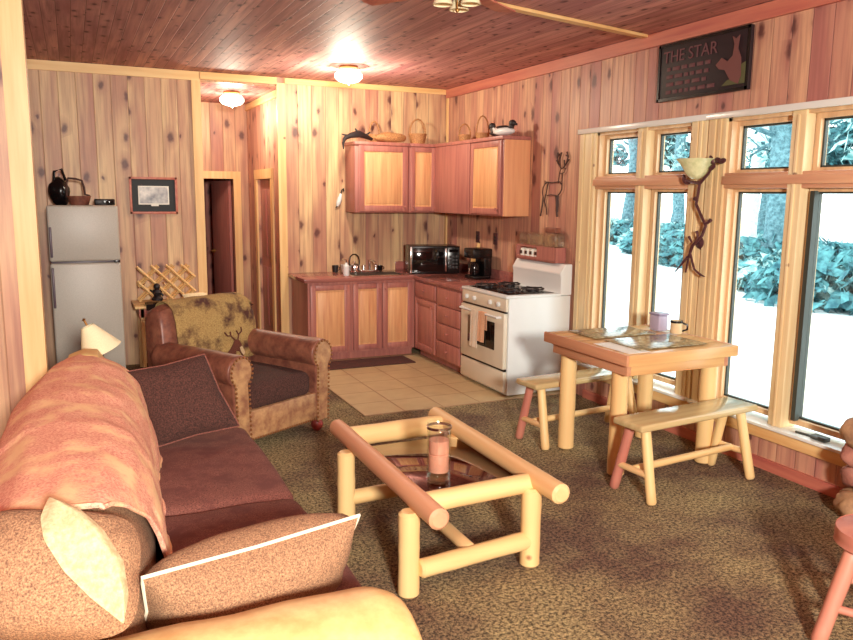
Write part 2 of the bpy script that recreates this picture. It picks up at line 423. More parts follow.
sb('wall_left', 'wall_back', (-2.2, -0.2, 4.47, 4.60, 0, ZC))
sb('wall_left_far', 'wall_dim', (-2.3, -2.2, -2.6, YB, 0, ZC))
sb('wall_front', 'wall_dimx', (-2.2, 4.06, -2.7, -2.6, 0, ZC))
# hall behind the opening
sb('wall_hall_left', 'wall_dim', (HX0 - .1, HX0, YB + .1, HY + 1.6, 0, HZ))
D2 = (8.66, 9.36)
sb('wall_hall_right', 'wall_right', (HX1, HX1 + .1, YB + .1, D2[0], 0, HZ), (HX1, HX1 + .1, D2[1], HY, 0, HZ), (HX1, HX1 + .1, D2[0], D2[1], 1.87, HZ))
D1 = (1.23, 1.86)
sb('wall_hall_end', 'wall_back', (HX0, D1[0], HY, HY + .1, 0, HZ), (D1[1], HX1 + .1, HY, HY + .1, 0, HZ), (D1[0], D1[1], HY, HY + .1, 1.88, HZ))
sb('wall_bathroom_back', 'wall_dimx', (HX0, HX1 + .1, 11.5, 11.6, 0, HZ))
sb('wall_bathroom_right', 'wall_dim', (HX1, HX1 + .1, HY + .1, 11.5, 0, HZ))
# trim boards
sb('trim_1', 'trim_x', (-0.6, HX0 + .01, YB - .022, YB, ZC - .09, ZC - .005))
sb('trim_2', 'trim', (HX0 - .075, HX0 + .012, YB - .026, YB + .1, 0, ZC - .09))
sb('trim_3', 'trim', (HX1 - .07, HX1 + .015, YB - .026, YB + .0, 0, ZC - .06))
sb('trim_4', 'trim_x', (HX0 + .012, HX1 - .07, YB - .03, YB + .11, ZC - .075, ZC - .005))
sb('trim_5', 'trim_x', (HX1 + .015, XR - .02, YB - .018, YB, ZC - .06, ZC - .005))
sb('trim_6', 'trim_red', (XR - .025, XR, -2.5, YB - .02, ZC - .10, ZC - .005))
m = MB(); ang = math.degrees(math.atan2(0.40, 1.70))
m.box(-1.9, 1.05, -.03, .03, -.02, 0); bmesh.ops.transform(m.b, matrix=tr(2.88, 4.48, ZC - .003) @ rz(ang), verts=m.b.verts)
struct(m.build('trim_7', 'trim_x'))
sb('trim_8', 'trim_y', (HX1 - .02, HX1, YB + .1, HY, HZ - .08, HZ - .005))
sb('trim_9', 'trim', (-0.27, -0.165, 4.445, 4.62, 0, ZC - .005))
sb('trim_10', 'trim', (XR - .018, XR, YB - .05, YB - .018, .86, ZC - .1))
sb('baseboard_right', 'trim_red', (XR - .02, XR, -2.5, 5.30, 0.0, 0.07))
# hall doors
d = struct(bpy.data.objects.new('door_1', None)); COL.objects.link(d); WM['door_1'] = Matrix()
MB().box(D1[0] - .015, D1[0], HY - .02, HY, 0, 1.97).box(D1[1], D1[1] + .09, HY - .02, HY, 0, 1.97).box(D1[0], D1[1], HY - .02, HY, 1.88, 1.97).build('door_frame', 'trim', d)
m = MB(); fr = tr(1.84, HY + .12, 0) @ rz(104)
m.box(0, .54, -.018, .018, .01, 1.86, .004); bmesh.ops.transform(m.b, matrix=fr, verts=m.b.verts); lf = m.build('door_leaf', 'cab', d)
m = MB(); m.lathe([(0, 0), (.028, .005), (.03, .02), (.012, .035), (.012, .05)], (0, 0, 0), 12, tr(.48, .018, .95) @ rx(-90)); bmesh.ops.transform(m.b, matrix=fr, verts=m.b.verts); m.build('door_knob', 'brass', lf)
d = struct(bpy.data.objects.new('door_2', None)); COL.objects.link(d); WM['door_2'] = Matrix()
MB().box(HX1 - .02, HX1, D2[0] - .10, D2[0], 0, 1.98).box(HX1 - .02, HX1, D2[1], D2[1] + .10, 0, 1.98).box(HX1 - .025, HX1, D2[0] - .10, D2[1] + .1, 1.87, 1.98).build('door_frame', 'trim', d)
m = MB().box(HX1 + .03, HX1 + .07, D2[0], D2[1], 0.005, 1.87)
for z0, z1 in ((.15, .85), (.97, 1.75)):
    for y0, y1 in ((D2[0] + .08, D2[0] + .32), (D2[0] + .38, D2[1] - .08)):
        m.box(HX1 + .022, HX1 + .03, y0, y1, z0, z1, .006)
lf = m.build('door_leaf', 'cab', d)
MB().lathe([(0, 0), (.028, .005), (.03, .02), (.012, .035), (.012, .05)], (HX1 - .02, D2[0] + .05, .95), 12, ry(90)).build('door_knob', 'brass', lf)

# ------------------------------------------------------------------ windows (casing, mullions, sashes, panes)
XG = 4.02
def window(idx, y0, y1, panes, mull, c0, c1):
    w = struct(bpy.data.objects.new('window_%d' % idx, None)); COL.objects.link(w); WM[w.name] = Matrix()
    m = MB()
    m.box(XR - .02, XR, c0[0], c0[1], WZ0 - .02, WZ1 + .02).box(XR - .02, XR, c1[0], c1[1], WZ0 - .02, WZ1 + .02)
    for yy in (c0[0] + .05, c0[1] - .05, c1[0] + .05, c1[1] - .05):          # moulded beads of the casing
        m.box(XR - .028, XR - .02, yy - .012, yy + .012, WZ0, WZ1)
    m.build('casing', 'casing', w)
    MB().box(XR - .045, XR, c0[0] - .01, c1[1] + .01, WZ1 - .005, WZ1 + .035, .004).build('head_cap', 'white_sill', w)
    MB().box(XR + .0, XR + .13, y0, y0 + .03, WZ0, WZ1).box(XR, XR + .13, y1 - .03, y1, WZ0, WZ1).box(XR, XR + .13, y0, y1, WZ1 - .025, WZ1).build('jamb', 'sash', w)
    m = MB()
    for a, b in mull: m.box(XR - .015, XR + .12, a, b, WZ0, WZ1, .006).box(XR - .024, XR - .015, a + .04, b - .04, WZ0, WZ1 - .03, .003)
    m.build('mullion', 'casing', w)
    MB().box(XR - .01, XR + .12, y0, y1, 1.765, 1.865, .006).box(XR - .03, XR - .01, y0, y1, 1.79, 1.845, .005).build('transom_bar', 'transom', w)
    MB().box(XR - .06, XR + .13, c0[0], c1[1], WZ0 - .02, WZ0, .004).build('ledge', 'white_sill', w)
    MB().box(XR - .03, XR, c0[0], c1[1], WZ0 - .10, WZ0 - .02, .006).build('apron', 'trim_y', w)
    for (a, b) in panes:
        for (z0, z1, lo) in ((1.885, 2.165, 0), (.365, 1.745, 1)):
            s = MB(); f = .035 if lo else .03
            s.box(XR + .05, XG + .03, a - f, a, z0 - f, z1 + f).box(XR + .05, XG + .03, b, b + f, z0 - f, z1 + f)
            s.box(XR + .05, XG + .03, a, b, z0 - f, z0).box(XR + .05, XG + .03, a, b, z1, z1 + f)
            so = s.build('sash', 'sash', w)
            MB().box(XG - .012, XG + .012, a, a + .012, z0, z1).box(XG - .012, XG + .012, b - .012, b, z0, z1).box(XG - .012, XG + .012, a, b, z0, z0 + .012).box(XG - .012, XG + .012, a, b, z1 - .012, z1).build('gasket', 'gasket', so)
            MB().box(XG - .003, XG + .003, a, b, z0, z1).build('pane', 'pane', so)
    return w
window(1, U1[0], U1[1], [(4.81, 5.21), (4.23, 4.61)], [(4.66, 4.76)], (4.05, 4.19), (5.27, 5.48))
w2 = window(2, U2[0], U2[1], [(3.42, 3.83), (2.81, 3.23)], [(3.275, 3.375)], (2.60, 2.76), (3.88, 4.03))
MB().box(XR - .03, XR + .02, 2.95, 3.05, WZ0 + .005, WZ0 + .03, .004).tube([(XR - .025, 3.0, WZ0 + .02), (XR - .06, 3.04, WZ0 + .03), (XR - .065, 3.12, WZ0 + .028)], .008, 8).build('crank_handle', 'gasket', w2)
MB().box(XR + .02, XR + .06, 3.205, 3.235, .36, 1.75).build('weather_strip', 'gasket', w2)

# ------------------------------------------------------------------ outdoors
def gz(x, y): return -0.35 + 0.06 * mnoise.noise(Vector((x * .3, y * .3, 0)))
m = MB(); m.grid(lambda u, v: Vector((4.08 + 60 * u, -20 + 80 * v, gz(4 + 60 * u, -20 + 80 * v) + max(0, 60 * u - 14) * 0.012)), 40, 50)
struct(m.build('ground_outside', 'ground'))
def tree(x, y, r, h, label, mat='bark', fol=0, fmat='leaves', fz=2.5, fr=2.0, fs=1.0):
    t = thing('forest_tree', label, 'tree', (x, y, -0.4), 0, 'trees outside the windows')
    m = MB(); n = 9
    pts = [(x + .12 * math.sin(i * 1.3 + x), y + .12 * math.cos(i * 1.7 + y), -0.4 + h * i / n) for i in range(n + 1)]
    m.tube(pts, [r * 1.5 if i == 0 else r * (1.08 - 0.5 * i / n) for i in range(n + 1)], 12, wob=.05)
    m.build('trunk', mat, t)
    tips = []
    for k in range(11):
        m = MB()
        z = h * random.uniform(.22, .95); a = random.uniform(0, 2 * PI); L = random.uniform(.8, 1.7) * fr * .7
        p0 = Vector((x, y, z - .4)); p1 = p0 + Vector((math.cos(a) * L, math.sin(a) * L, random.uniform(-.3, .5)))
        mid = p0.lerp(p1, .5) + Vector((0, 0, .12)); m.tube([p0, mid, p1], [r * .22, r * .13, r * .05], 6); tips += [mid, p1]
        for q in range(3):
            s = mid.lerp(p1, random.uniform(.0, 1)); e = s + Vector((random.uniform(-.5, .5), random.uniform(-.5, .5), random.uniform(-.3, .4)))
            m.tube([s, e], [r * .08, r * .03], 5); tips.append(e)
        m.build('branch', mat, t)
    if fol:
        b = bmesh.new()
        for k in range(fol):
            c = random.choice(tips) + Vector((random.gauss(0, .3), random.gauss(0, .3), random.gauss(0, .22)))
            s = random.uniform(.05, .14) * fs
            d1 = Vector((random.uniform(-1, 1), random.uniform(-1, 1), random.uniform(-1, 1))).normalized()
            d2 = d1.orthogonal().normalized()
            vs = [b.verts.new(c + d1 * s * 1.6), b.verts.new(c + d2 * s * .7), b.verts.new(c - d1 * s * 1.6), b.verts.new(c - d2 * s * .7)]
            b.faces.new(vs)
        mm = MB(); mm.b.free(); mm.b = b; mm.build('foliage', fmat, t)
    return t
tree(17.2, 15.9, .20, 11, 'slim white birch trunk seen through the tall pane left of the open sash', 'bark_pale', 500, 'leaves_pale')
tree(15.4, 13.35, .36, 12, 'thickest teal tree trunk seen through the tall pane right of the branch sconce', 'bark', 900)
tree(21.5, 21.5, .28, 12, 'teal tree trunk seen beyond the white birch', 'bark', 1200)
tree(24.0, 29.5, .26, 12, 'distant tree seen through the narrow panes above the mug', 'bark', 1400, 'leaves_pale')
tree(29.0, 40.5, .24, 12, 'distant tree seen through the pane beside the stove end of the windows', 'bark', 1400, 'leaves_pale')
tree(13.4, 8.4, .10, 8, 'twiggy pale young tree outside the rightmost tall pane', 'bark_pale', 1500, 'leaves_pale', fr=1.4)
tree(19.5, 11.2, .30, 11, 'dark teal tree behind the twiggy pale tree in the rightmost pane', 'bark', 2200)
for x, y in ((31, 34), (28, 25), (25, 16.5), (29.5, 21), (31, 43), (25.5, 12), (37, 31), (36, 25)):
    tree(x, y, .32, 13, 'forest tree standing in the woods beyond the pale gravel', 'bark', 1700, fs=2.4, fr=3.0)
spots = []
for k in range(17):
    f = k / 16; spots.append((13.4 + 9.5 * f + random.uniform(0, 1.6), 9.6 + 22 * f ** 1.25 + random.uniform(-.4, .4), random.uniform(.8, 1.5)))
for i, (x, y, s) in enumerate(spots):
    lab = 'leafy bush in the undergrowth along the forest edge outside the windows'
    b = bmesh.new()
    for k in range(1500):
        d = Vector((random.gauss(0, 1), random.gauss(0, 1), random.gauss(0, 1))).normalized() * s * random.uniform(.4, 1) ** .5
        d.z = abs(d.z) * .8; c = Vector((x, y, -.3)) + Vector((d.x * 1.6, d.y * 1.6, d.z))
        d1 = Vector((random.uniform(-1, 1), random.uniform(-1, 1), random.uniform(-1, 1))).normalized(); d2 = d1.orthogonal().normalized(); q = random.uniform(.07, .17)
        b.faces.new([b.verts.new(c + d1 * q * 1.6), b.verts.new(c + d2 * q * .7), b.verts.new(c - d1 * q * 1.6), b.verts.new(c - d2 * q * .7)])
    mm = MB(); mm.b.free(); mm.b = b; o = mm.build('forest_bush', 'leaves' if i % 3 else 'leaves_pale'); tag(o, lab, 'bush', 'bushes along the forest edge')

# ------------------------------------------------------------------ ceiling lamps
def ceiling_lamp(x, y, zc, label):
    t = thing('ceiling_lamp', label, 'ceiling lamp', (x, y, zc), 0, 'mushroom ceiling lamps')
    MB().lathe([(.001, -.001), (.085, -.001), (.09, -.02), (.07, -.035), (.001, -.035)], (x, y, zc), 24).build('lamp_base', 'brass', t)
    pr = [(.06, -.034), (.10, -.045), (.128, -.075), (.128, -.105), (.10, -.135), (.05, -.152), (.0, -.156)]
    MB().lathe(pr, (x, y, zc), 28, close=False).build('lamp_shade', 'lamp_glass', t)
    MB().lathe([(0, -.153), (.012, -.156), (.010, -.168), (0, -.172)], (x, y, zc), 12).build('finial', 'brass', t)
ceiling_lamp(2.42, 7.08, ZC, 'lit round glass ceiling lamp in front of the kitchen wall')
ceiling_lamp(1.65, 8.72, HZ, 'lit round glass ceiling lamp inside the hall opening')
FX, FY = 1.95, 3.90
t = thing('ceiling_fan', 'ceiling fan with frosted glass lights cut off by the top of the picture', 'ceiling fan', (FX, FY, ZC))
MB().lathe([(0, 0), (.075, 0), (.07, -.03), (.02, -.045), (.02, -.05)], (FX, FY, ZC), 20).lathe([(.02, 0), (.11, -.01), (.12, -.05), (.09, -.08), (0, -.085)], (FX, FY, ZC - .04), 24).build('motor', 'brass', t)
for k in range(4):
    a = k * PI / 2 + .6; ca, sa = math.cos(a), math.sin(a)
    fr = frame3((FX, FY, ZC - .085), (ca, sa, 0), (-sa, ca, .12))
    mm = MB().prism([(.10, -.02), (.2, -.055), (.6, -.065), (.62, 0), (.6, .065), (.2, .055), (.10, .02)], fr, .008)
    mm.build('fan_blade', 'trim_red', t)
for k in range(3):
    a = k * 2 * PI / 3 + 1.0; c = (FX + .085 * math.cos(a), FY + .085 * math.sin(a), ZC - .135)
    MB().lathe([(.018, .03), (.03, .02), (.045, -.01), (.055, -.04), (.05, -.042), (.04, -.01), (.0, .01)], c, 16, close=False).build('glass_shade', 'lamp_shade', t)
MB().tube([(FX, FY, ZC - .12), (FX, FY, ZC - .19)], .004, 6).ball((FX, FY, ZC - .195), .012).build('pull_chain', 'brass', t)

# ------------------------------------------------------------------ fridge and what stands on it
t = thing('fridge', 'speckled grey top-freezer fridge in the alcove', 'fridge', (0.09, 7.7, 0))
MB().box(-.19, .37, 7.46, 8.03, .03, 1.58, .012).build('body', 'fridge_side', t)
dd = MB().box(-.195, .375, 7.385, 7.455, 1.10, 1.585, .018, 3).build('freezer_door', 'fridge', t)
de = MB().box(-.195, .375, 7.385, 7.455, .10, 1.085, .018, 3).build('fridge_door', 'fridge', t)
MB().box(-.185, -.165, 7.35, 7.385, 1.14, 1.40, .006).build('door_handle', 'fridge_side', dd)
MB().box(-.185, -.165, 7.35, 7.385, .70, 1.05, .006).build('door_handle', 'fridge_side', de)
MB().box(.32, .372, 7.38, 7.45, 1.084, 1.104, .002).build('hinge', 'black', t)
MB().box(-.18, .36, 7.41, 7.46, .02, .10).build('kick_grille', 'black', t)
t = thing('bag', 'dark slouched bag at the wall end of the fridge top', 'bag', (-.10, 7.75, 1.58))
MB().ball((-.09, 7.75, 1.70), .12, (.75, .8, 1.0), 3, jit=.25).build('body', 'black', t)
MB().tube([(-.13, 7.73, 1.78), (-.12, 7.73, 1.88), (-.06, 7.73, 1.90), (-.03, 7.73, 1.80)], .012, 8).build('strap', 'black', t)
t = thing('basket', 'red brown basket with bent handle on top of the fridge', 'basket', (.07, 7.62, 1.58))
MB().lathe([(.0, 0), (.075, 0), (.10, .08), (.095, .08), (.07, .01), (0, .008)], (.07, 7.62, 1.585), 20).build('body', 'leather', t)
MB().tube([(-.03, 7.62, 1.65), (-.025, 7.62, 1.78), (-.01, 7.62, 1.82), (.05, 7.62, 1.815), (.10, 7.62, 1.80), (.115, 7.62, 1.74), (.12, 7.62, 1.68), (.16, 7.62, 1.665)], .009, 8).build('basket_handle', 'dark_iron', t)
t = thing('radio', 'small flat black radio on top of the fridge', 'radio', (.27, 7.6, 1.58))
MB().box(.19, .36, 7.52, 7.64, 1.587, 1.64, .006).build('body', 'black', t)
MB().box(.20, .27, 7.514, 7.52, 1.597, 1.63, .002).build('speaker_grille', 'iron', t)
MB().box(.285, .35, 7.514, 7.52, 1.602, 1.626, .002).build('dial', 'dark_glass', t)

# framed picture
t = thing('framed_picture', 'framed grey picture in dark mat on the fridge wall', 'picture', (.74, YB, 1.67))
x0, x1, z0, z1 = .52, .965, 1.495, 1.85
MB().box(x0, x1, YB - .03, YB - .001, z0, z0 + .022, .003).box(x0, x1, YB - .03, YB - .001, z1 - .022, z1, .003).box(x0, x0 + .022, YB - .03, YB - .001, z0, z1, .003).box(x1 - .022, x1, YB - .03, YB - .001, z0, z1, .003).build('frame', 'trim_red', t)
MB().box(x0 + .02, x1 - .02, YB - .015, YB - .002, z0 + .02, z1 - .02).build('mat', plain('dark green mat', lin(26, 30, 32), .6), t)
def pic_mat():
    a = NT('grey landscape print'); c = a.objcoord(); n = a.noise(c, 9, 3)
    return a.bsdf(a.mix(a.ramp(n, .35, .65), lin(232, 230, 222), lin(120, 122, 130)), .4)
MB().box(.60, .885, YB - .018, YB - .015, 1.585, 1.765).build('border', 'paper', t)
MB().box(.612, .873, YB - .020, YB - .018, 1.597, 1.753).build('print', pic_mat(), t)
MB().box(.715, .785, YB - .021, YB - .018, 1.57, 1.588).build('title_plate', 'paper', t)

# ------------------------------------------------------------------ kitchen cabinets
def panel_door(name, t, plane, s, a0, a1, z0, z1, frame='cab', pan='cab_panel', knob=None, fw=.055, flat=False):
    """door whose face lies in plane 'y' (facing -y at y=s) or 'x' (facing -x at x=s)"""
    def bx(m, a, b, d0, d1, c, d, bev):
        if plane == 'y': m.box(a, b, s + d0, s + d1, c, d, bev)
        else: m.box(s + d0, s + d1, a, b, c, d, bev)
    m = MB()
    if flat:
        bx(m, a0, a1, -.02, 0, z0, z1, .005)
    else:
        bx(m, a0, a0 + fw, -.02, 0, z0, z1, .004); bx(m, a1 - fw, a1, -.02, 0, z0, z1, .004)
        bx(m, a0 + fw, a1 - fw, -.02, 0, z0, z0 + fw, .004); bx(m, a0 + fw, a1 - fw, -.02, 0, z1 - fw, z1, .004)
    d = m.build(name, frame, t)
    if not flat:
        m = MB(); bx(m, a0 + fw - .004, a1 - fw + .004, -.012, -.002, z0 + fw - .004, z1 - fw + .004, 0)
        bx(m, a0 + fw + .02, a1 - fw - .02, -.016, -.01, z0 + fw + .02, z1 - fw - .02, .004); m.build('door_panel', pan, d)
    if knob:
        a, z = knob; m = MB()
        if plane == 'y': m.lathe([(0, 0), (.006, 0), (.006, .012), (.013, .018), (.012, .026), (0, .028)], (a, s - .02, z), 12, rx(90))
        else: m.lathe([(0, 0), (.006, 0), (.006, .012), (.013, .018), (.012, .026), (0, .028)], (s - .02, a, z), 12, ry(-90))
        m.build('knob', 'cab', d)
    return d
FYB, FXB = 7.44, 3.27
def base(name, label, x0, x1, y0, y1, toe):
    t = thing(name, label, 'cabinet', ((x0 + x1) / 2, (y0 + y1) / 2, 0), 0, 'base cabinets')
    m = MB(); m.box(x0, x1, y0, y1, .09, .825)
    if toe == 'y': m.box(x0, x1, y0 + .07, y1, .01, .09)
    else: m.box(x0 + .07, x1, y0, y1, .01, .09)
    m.build('body', 'cab', t); return t
t = base('base_cabinet', 'end base cabinet with one wide door, at the hall end of the sink counter', 2.10, 2.555, FYB, 8.06, 'y')
panel_door('door', t, 'y', FYB, 2.125, 2.535, .11, .80, knob=(2.50, .74))
t = base('base_cabinet', 'sink base cabinet with two narrow tan panelled doors', 2.557, 3.265, FYB, 8.06, 'y')
panel_door('door', t, 'y', FYB, 2.575, 2.885, .11, .80, knob=(2.86, .74)); panel_door('door', t, 'y', FYB, 2.90, 3.235, .11, .80, knob=(2.925, .74))
t = base('base_cabinet', 'red corner base cabinet with one drawer above a door', FXB, 3.91, 6.88, 7.438, 'x')
panel_door('drawer', t, 'x', FXB, 6.90, 7.40, .66, .805, flat=True, knob=(7.15, .73)); panel_door('door', t, 'x', FXB, 6.90, 7.40, .11, .635, pan='cab', knob=(6.96, .58))
t = base('base_cabinet', 'red stack of four drawers between corner cabinet and stove', FXB, 3.91, 6.335, 6.878, 'x')
for k in range(4): panel_door('drawer', t, 'x', FXB, 6.355, 6.86, .11 + k * .176, .275 + k * .176, flat=True, knob=(6.61, .195 + k * .176))
t = thing('countertop', 'L-shaped red brown kitchen countertop with low backsplash', 'countertop', (2.9, 7.7, .825))
MB().box(2.06, 3.925, FYB - .03, 8.075, .827, .867, .006).box(FXB - .03, 3.925, 6.335, FYB - .02, .827, .867, .006).build('worktop', 'counter', t)
MB().box(3.30, 3.905, 8.055, 8.078, .866, .96, .004).box(3.905, 3.928, 6.335, 8.055, .866, .96, .004).build('backsplash', 'counter', t)
m = MB().box(2.60, 3.20, 7.50, 7.90, .866, .873, .004)
m.build('sink_rim', 'chrome', t)
MB().box(2.63, 3.17, 7.53, 7.83, .868, .8745).build('sink_basin', 'iron', t)

def upper(label, x0, x1, y0, y1):
    t = thing('wall_cabinet', label, 'cabinet', ((x0 + x1) / 2, (y0 + y1) / 2, 1.51), 0, 'wall cabinets')
    MB().box(x0, x1, y0, y1, 1.515, 2.225, .003).build('body', 'cab', t); return t
t = upper('wide single-door wall cabinet below the antler branch', 2.715, 3.33, 7.76, 8.075)
panel_door('door', t, 'y', 7.76, 2.755, 3.31, 1.53, 2.21, knob=(3.27, 1.58), fw=.06); MB().box(2.705, 3.335, 7.735, 8.075, 2.215, 2.25, .006).build('crown', 'cab', t)
t = upper('narrow bright-panelled wall cabinet in the corner', 3.332, 3.70, 7.76, 8.075)
panel_door('door', t, 'y', 7.76, 3.345, 3.64, 1.53, 2.21, knob=(3.375, 1.58), fw=.05); MB().box(3.335, 3.69, 7.735, 8.075, 2.215, 2.25, .006).build('crown', 'cab', t)
t = upper('wall cabinet on the window wall above the stove, door beside a blank red panel', 3.645, 3.925, 6.29, 7.758)
MB().box(3.628, 3.645, 6.93, 7.755, 1.52, 2.22, .002).build('filler_panel', 'cab', t)
panel_door('door', t, 'x', 3.645, 6.31, 6.91, 1.53, 2.21, knob=(6.35, 1.58))
MB().box(3.65, 3.925, 6.278, 6.29, 1.515, 2.225, .002).build('end_panel', wood('end panel veneer', lin(238, 178, 128), lin(218, 144, 106), 'Z', .45, gs=30), t)
MB().box(3.615, 3.925, 6.27, 7.75, 2.215, 2.25, .006).build('crown', 'cab', t)

# dark mat in front of the sink
o = MB().box(2.14, 3.12, 7.06, 7.40, .009, .02, .004).build('kitchen_mat', fabric('dark mat', lin(92, 56, 50), lin(64, 36, 34), 120)); tag(o, 'dark mat on the tile in front of the sink cabinets', 'mat')

# ------------------------------------------------------------------ gas stove
SX, SY0, SY1 = 3.265, 5.515, 6.328
t = thing('stove', 'white gas stove with towels on its oven door', 'stove', (3.55, 5.92, 0))
MB().box(SX + .02, 3.90, SY0, SY1, .02, .855, .006).build('body', 'white', t)
MB().box(SX - .012, 3.80, SY0 - .006, SY1 + .004, .852, .878, .008).build('cooktop', 'white', t)
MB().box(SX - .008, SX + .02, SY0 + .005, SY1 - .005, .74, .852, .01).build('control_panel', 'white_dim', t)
for k in range(5):
    if k == 2: continue
    y = SY0 + .12 + k * .145
    MB().lathe([(0, 0), (.022, 0), (.02, .02), (.008, .024), (0, .024)], (SX - .008, y, .795), 14, ry(-90)).build('knob', 'white', t)
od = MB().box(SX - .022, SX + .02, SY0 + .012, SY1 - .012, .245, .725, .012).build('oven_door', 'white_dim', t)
MB().box(SX - .025, SX - .02, SY0 + .16, SY1 - .16, .39, .63, .002).build('oven_window', 'dark_glass', od)
MB().tube([(SX - .02, SY0 + .06, .69), (SX - .055, SY0 + .065, .69), (SX - .055, SY1 - .065, .69), (SX - .02, SY1 - .06, .69)], .011, 10).build('oven_handle', 'white', od)
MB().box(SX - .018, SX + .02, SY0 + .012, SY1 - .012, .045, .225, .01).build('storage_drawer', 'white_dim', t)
MB().box(SX - .004, SX + .03, SY0 + .02, SY1 - .02, .226, .244).box(SX - .004, SX + .03, SY0 + .02, SY1 - .02, .727, .738).build('door_gap', 'black', t)
MB().box(SX + .04, 3.76, SY0 + .05, SY1 - .05, .876, .882, .003).build('burner_well', 'black', t)
for cx in (3.40, 3.64):
    for cy in (5.72, 6.12):
        MB().lathe([(0, 0), (.05, 0), (.05, .012), (.03, .018), (0, .018)], (cx, cy, .88), 16).build('burner', 'iron', t)
        g = MB()
        for a in (0, PI / 2):
            dx, dy = .10 * math.cos(a), .10 * math.sin(a)
            g.tube([(cx - dx, cy - dy, .885), (cx - dx * .95, cy - dy * .95, .912), (cx + dx * .95, cy + dy * .95, .912), (cx + dx, cy + dy, .885)], .006, 6)
        g.tube([(cx + .1 * math.cos(q * PI / 8), cy + .1 * math.sin(q * PI / 8), .905) for q in range(17)], .006, 6, caps=False)
        g.build('grate', 'iron', t)
bg = MB().prism([(3.80, .86), (3.91, .86), (3.91, 1.125), (3.84, 1.125), (3.79, 1.045), (3.80, 1.01)], frame3((0, SY1 - .005, 0), (1, 0, 0), (0, 0, 1)), SY1 - SY0 - .01, .004).build('backguard', 'white', t)
MB().box(3.83, 3.835, 5.93, 5.99, 1.085, 1.098).build('clock', 'black', bg)
# two towels over the oven handle
def towel(y0, y1, z1, label, mat, off):
    def f(u, v):
        y = y0 + (y1 - y0) * u; s = v * 2 - 1
        L = .695 - z1
        wv = .004 * math.sin(u * 9 + off) * min(1, abs(s) * 2)
        if s < 0: x, z = SX - .066 + off * .0 - .008 * abs(s) + wv - .003, .706 - L * (-s) ** 1.05
        else: x, z = SX - .045 + .012 * s * .5, .706 - .16 * s
        if abs(s) < .12: z = .706 + .0 * s
        return Vector((x, y, z))
    o = MB().grid(f, 10, 24, .005).build('dish_towel', mat); return tag(o, label, 'towel', 'dish towels on the oven handle')
towel(5.90, 6.03, .36, 'peach-ended white dish towel, longer one on the oven handle', 'towel_w', 0)
towel(5.78, 5.885, .43, 'shorter white dish towel nearer the stove side on the oven handle', 'towel_r', 1)

# spice box and glass dish on the backguard
t = thing('spice_box', 'red wooden box with white labelled jars on top of the stove', 'box', (3.86, 5.97, 1.125))
MB().box(3.80, 3.915, 5.63, 6.28, 1.128, 1.145).box(3.80, 3.915, 5.63, 5.645, 1.128, 1.26).box(3.80, 3.915, 6.265, 6.28, 1.128, 1.26).box(3.905, 3.915, 5.63, 6.28, 1.128, 1.26).box(3.80, 3.812, 5.63, 5.92, 1.128, 1.26).box(3.80, 3.812, 5.92, 6.28, 1.128, 1.16).box(3.80, 3.812, 5.92, 6.28, 1.245, 1.26).build('box', 'cab', t)
for k in range(4):
    y = 5.965 + k * .082
    j = MB().lathe([(0, 0), (.032, 0), (.032, .075), (.022, .082), (0, .082)], (3.845, y, 1.146), 14).build('spice_jar', 'paper', t)
    MB().box(3.811, 3.814, y - .018, y + .018, 1.175, 1.205).build('jar_label', 'dark_iron', j)
t = thing('glass_dish', 'clear glass dish on the red box above the stove', 'dish', (3.86, 5.95, 1.26))
MB().box(3.81, 3.91, 5.66, 6.24, 1.263, 1.27, .003).box(3.81, 3.815, 5.66, 6.24, 1.265, 1.37, .002).box(3.905, 3.91, 5.66, 6.24, 1.265, 1.37, .002).box(3.81, 3.91, 5.66, 5.665, 1.265, 1.37, .002).box(3.81, 3.91, 6.235, 6.24, 1.265, 1.37, .002).build('dish', 'glass_clear', t)
MB().box(3.80, 3.92, 5.65, 6.25, 1.372, 1.38, .003).build('lid', 'glass_clear', t)
o = MB().box(3.84, 3.90, 5.70, 5.86, 1.383, 1.43, .006).build('tin', 'leather'); tag(o, 'small red brown tin on the glass dish lid', 'tin')

# ------------------------------------------------------------------ things on the counter
ZK = .868
t = thing('microwave', 'black microwave oven in the kitchen corner', 'microwave', (3.56, 7.6, ZK)); mi = tr(3.55, 7.62, ZK) @ rz(-14) @ Matrix.Diagonal((.93, 1, 1, 1))
def mbx(*b, bev=.0):
    m = MB(); m.box(*b, bev=bev); bmesh.ops.transform(m.b, matrix=mi, verts=m.b.verts); return m
mbx(-.29, .29, -.17, .17, .008, .30, bev=.006).build('body', 'black', t)
mbx(-.26, .10, -.182, -.17, .03, .28, bev=.004).build('door', 'dark_glass', t)
mbx(-.29, -.272, -.186, -.17, .012, .296, bev=.003).build('edge_trim', 'chrome', t)
mbx(.115, .132, -.196, -.17, .03, .28, bev=.004).build('door_handle', 'chrome', t)
cp = mbx(.145, .285, -.178, -.17, .02, .285, bev=.002).build('control_panel', 'black', t)
mbx(.16, .27, -.181, -.178, .235, .265).build('display', 'dark_glass', cp)
m = MB()
for i in range(3):
    for j in range(4): m.box(.165 + i * .038, .192 + i * .038, -.181, -.178, .06 + j * .038, .085 + j * .038, .001)
bmesh.ops.transform(m.b, matrix=mi, verts=m.b.verts); m.build('keypad', 'iron', cp)
t = thing('coffee_maker', 'black coffee maker on the counter beside the stove', 'coffee maker', (3.74, 6.92, ZK))
MB().box(3.64, 3.84, 6.82, 7.02, ZK + .001, ZK + .035, .01).box(3.76, 3.85, 6.82, 7.02, ZK + .03, ZK + .30, .012).box(3.63, 3.85, 6.81, 7.03, ZK + .21, ZK + .31, .015).build('body', 'black', t)
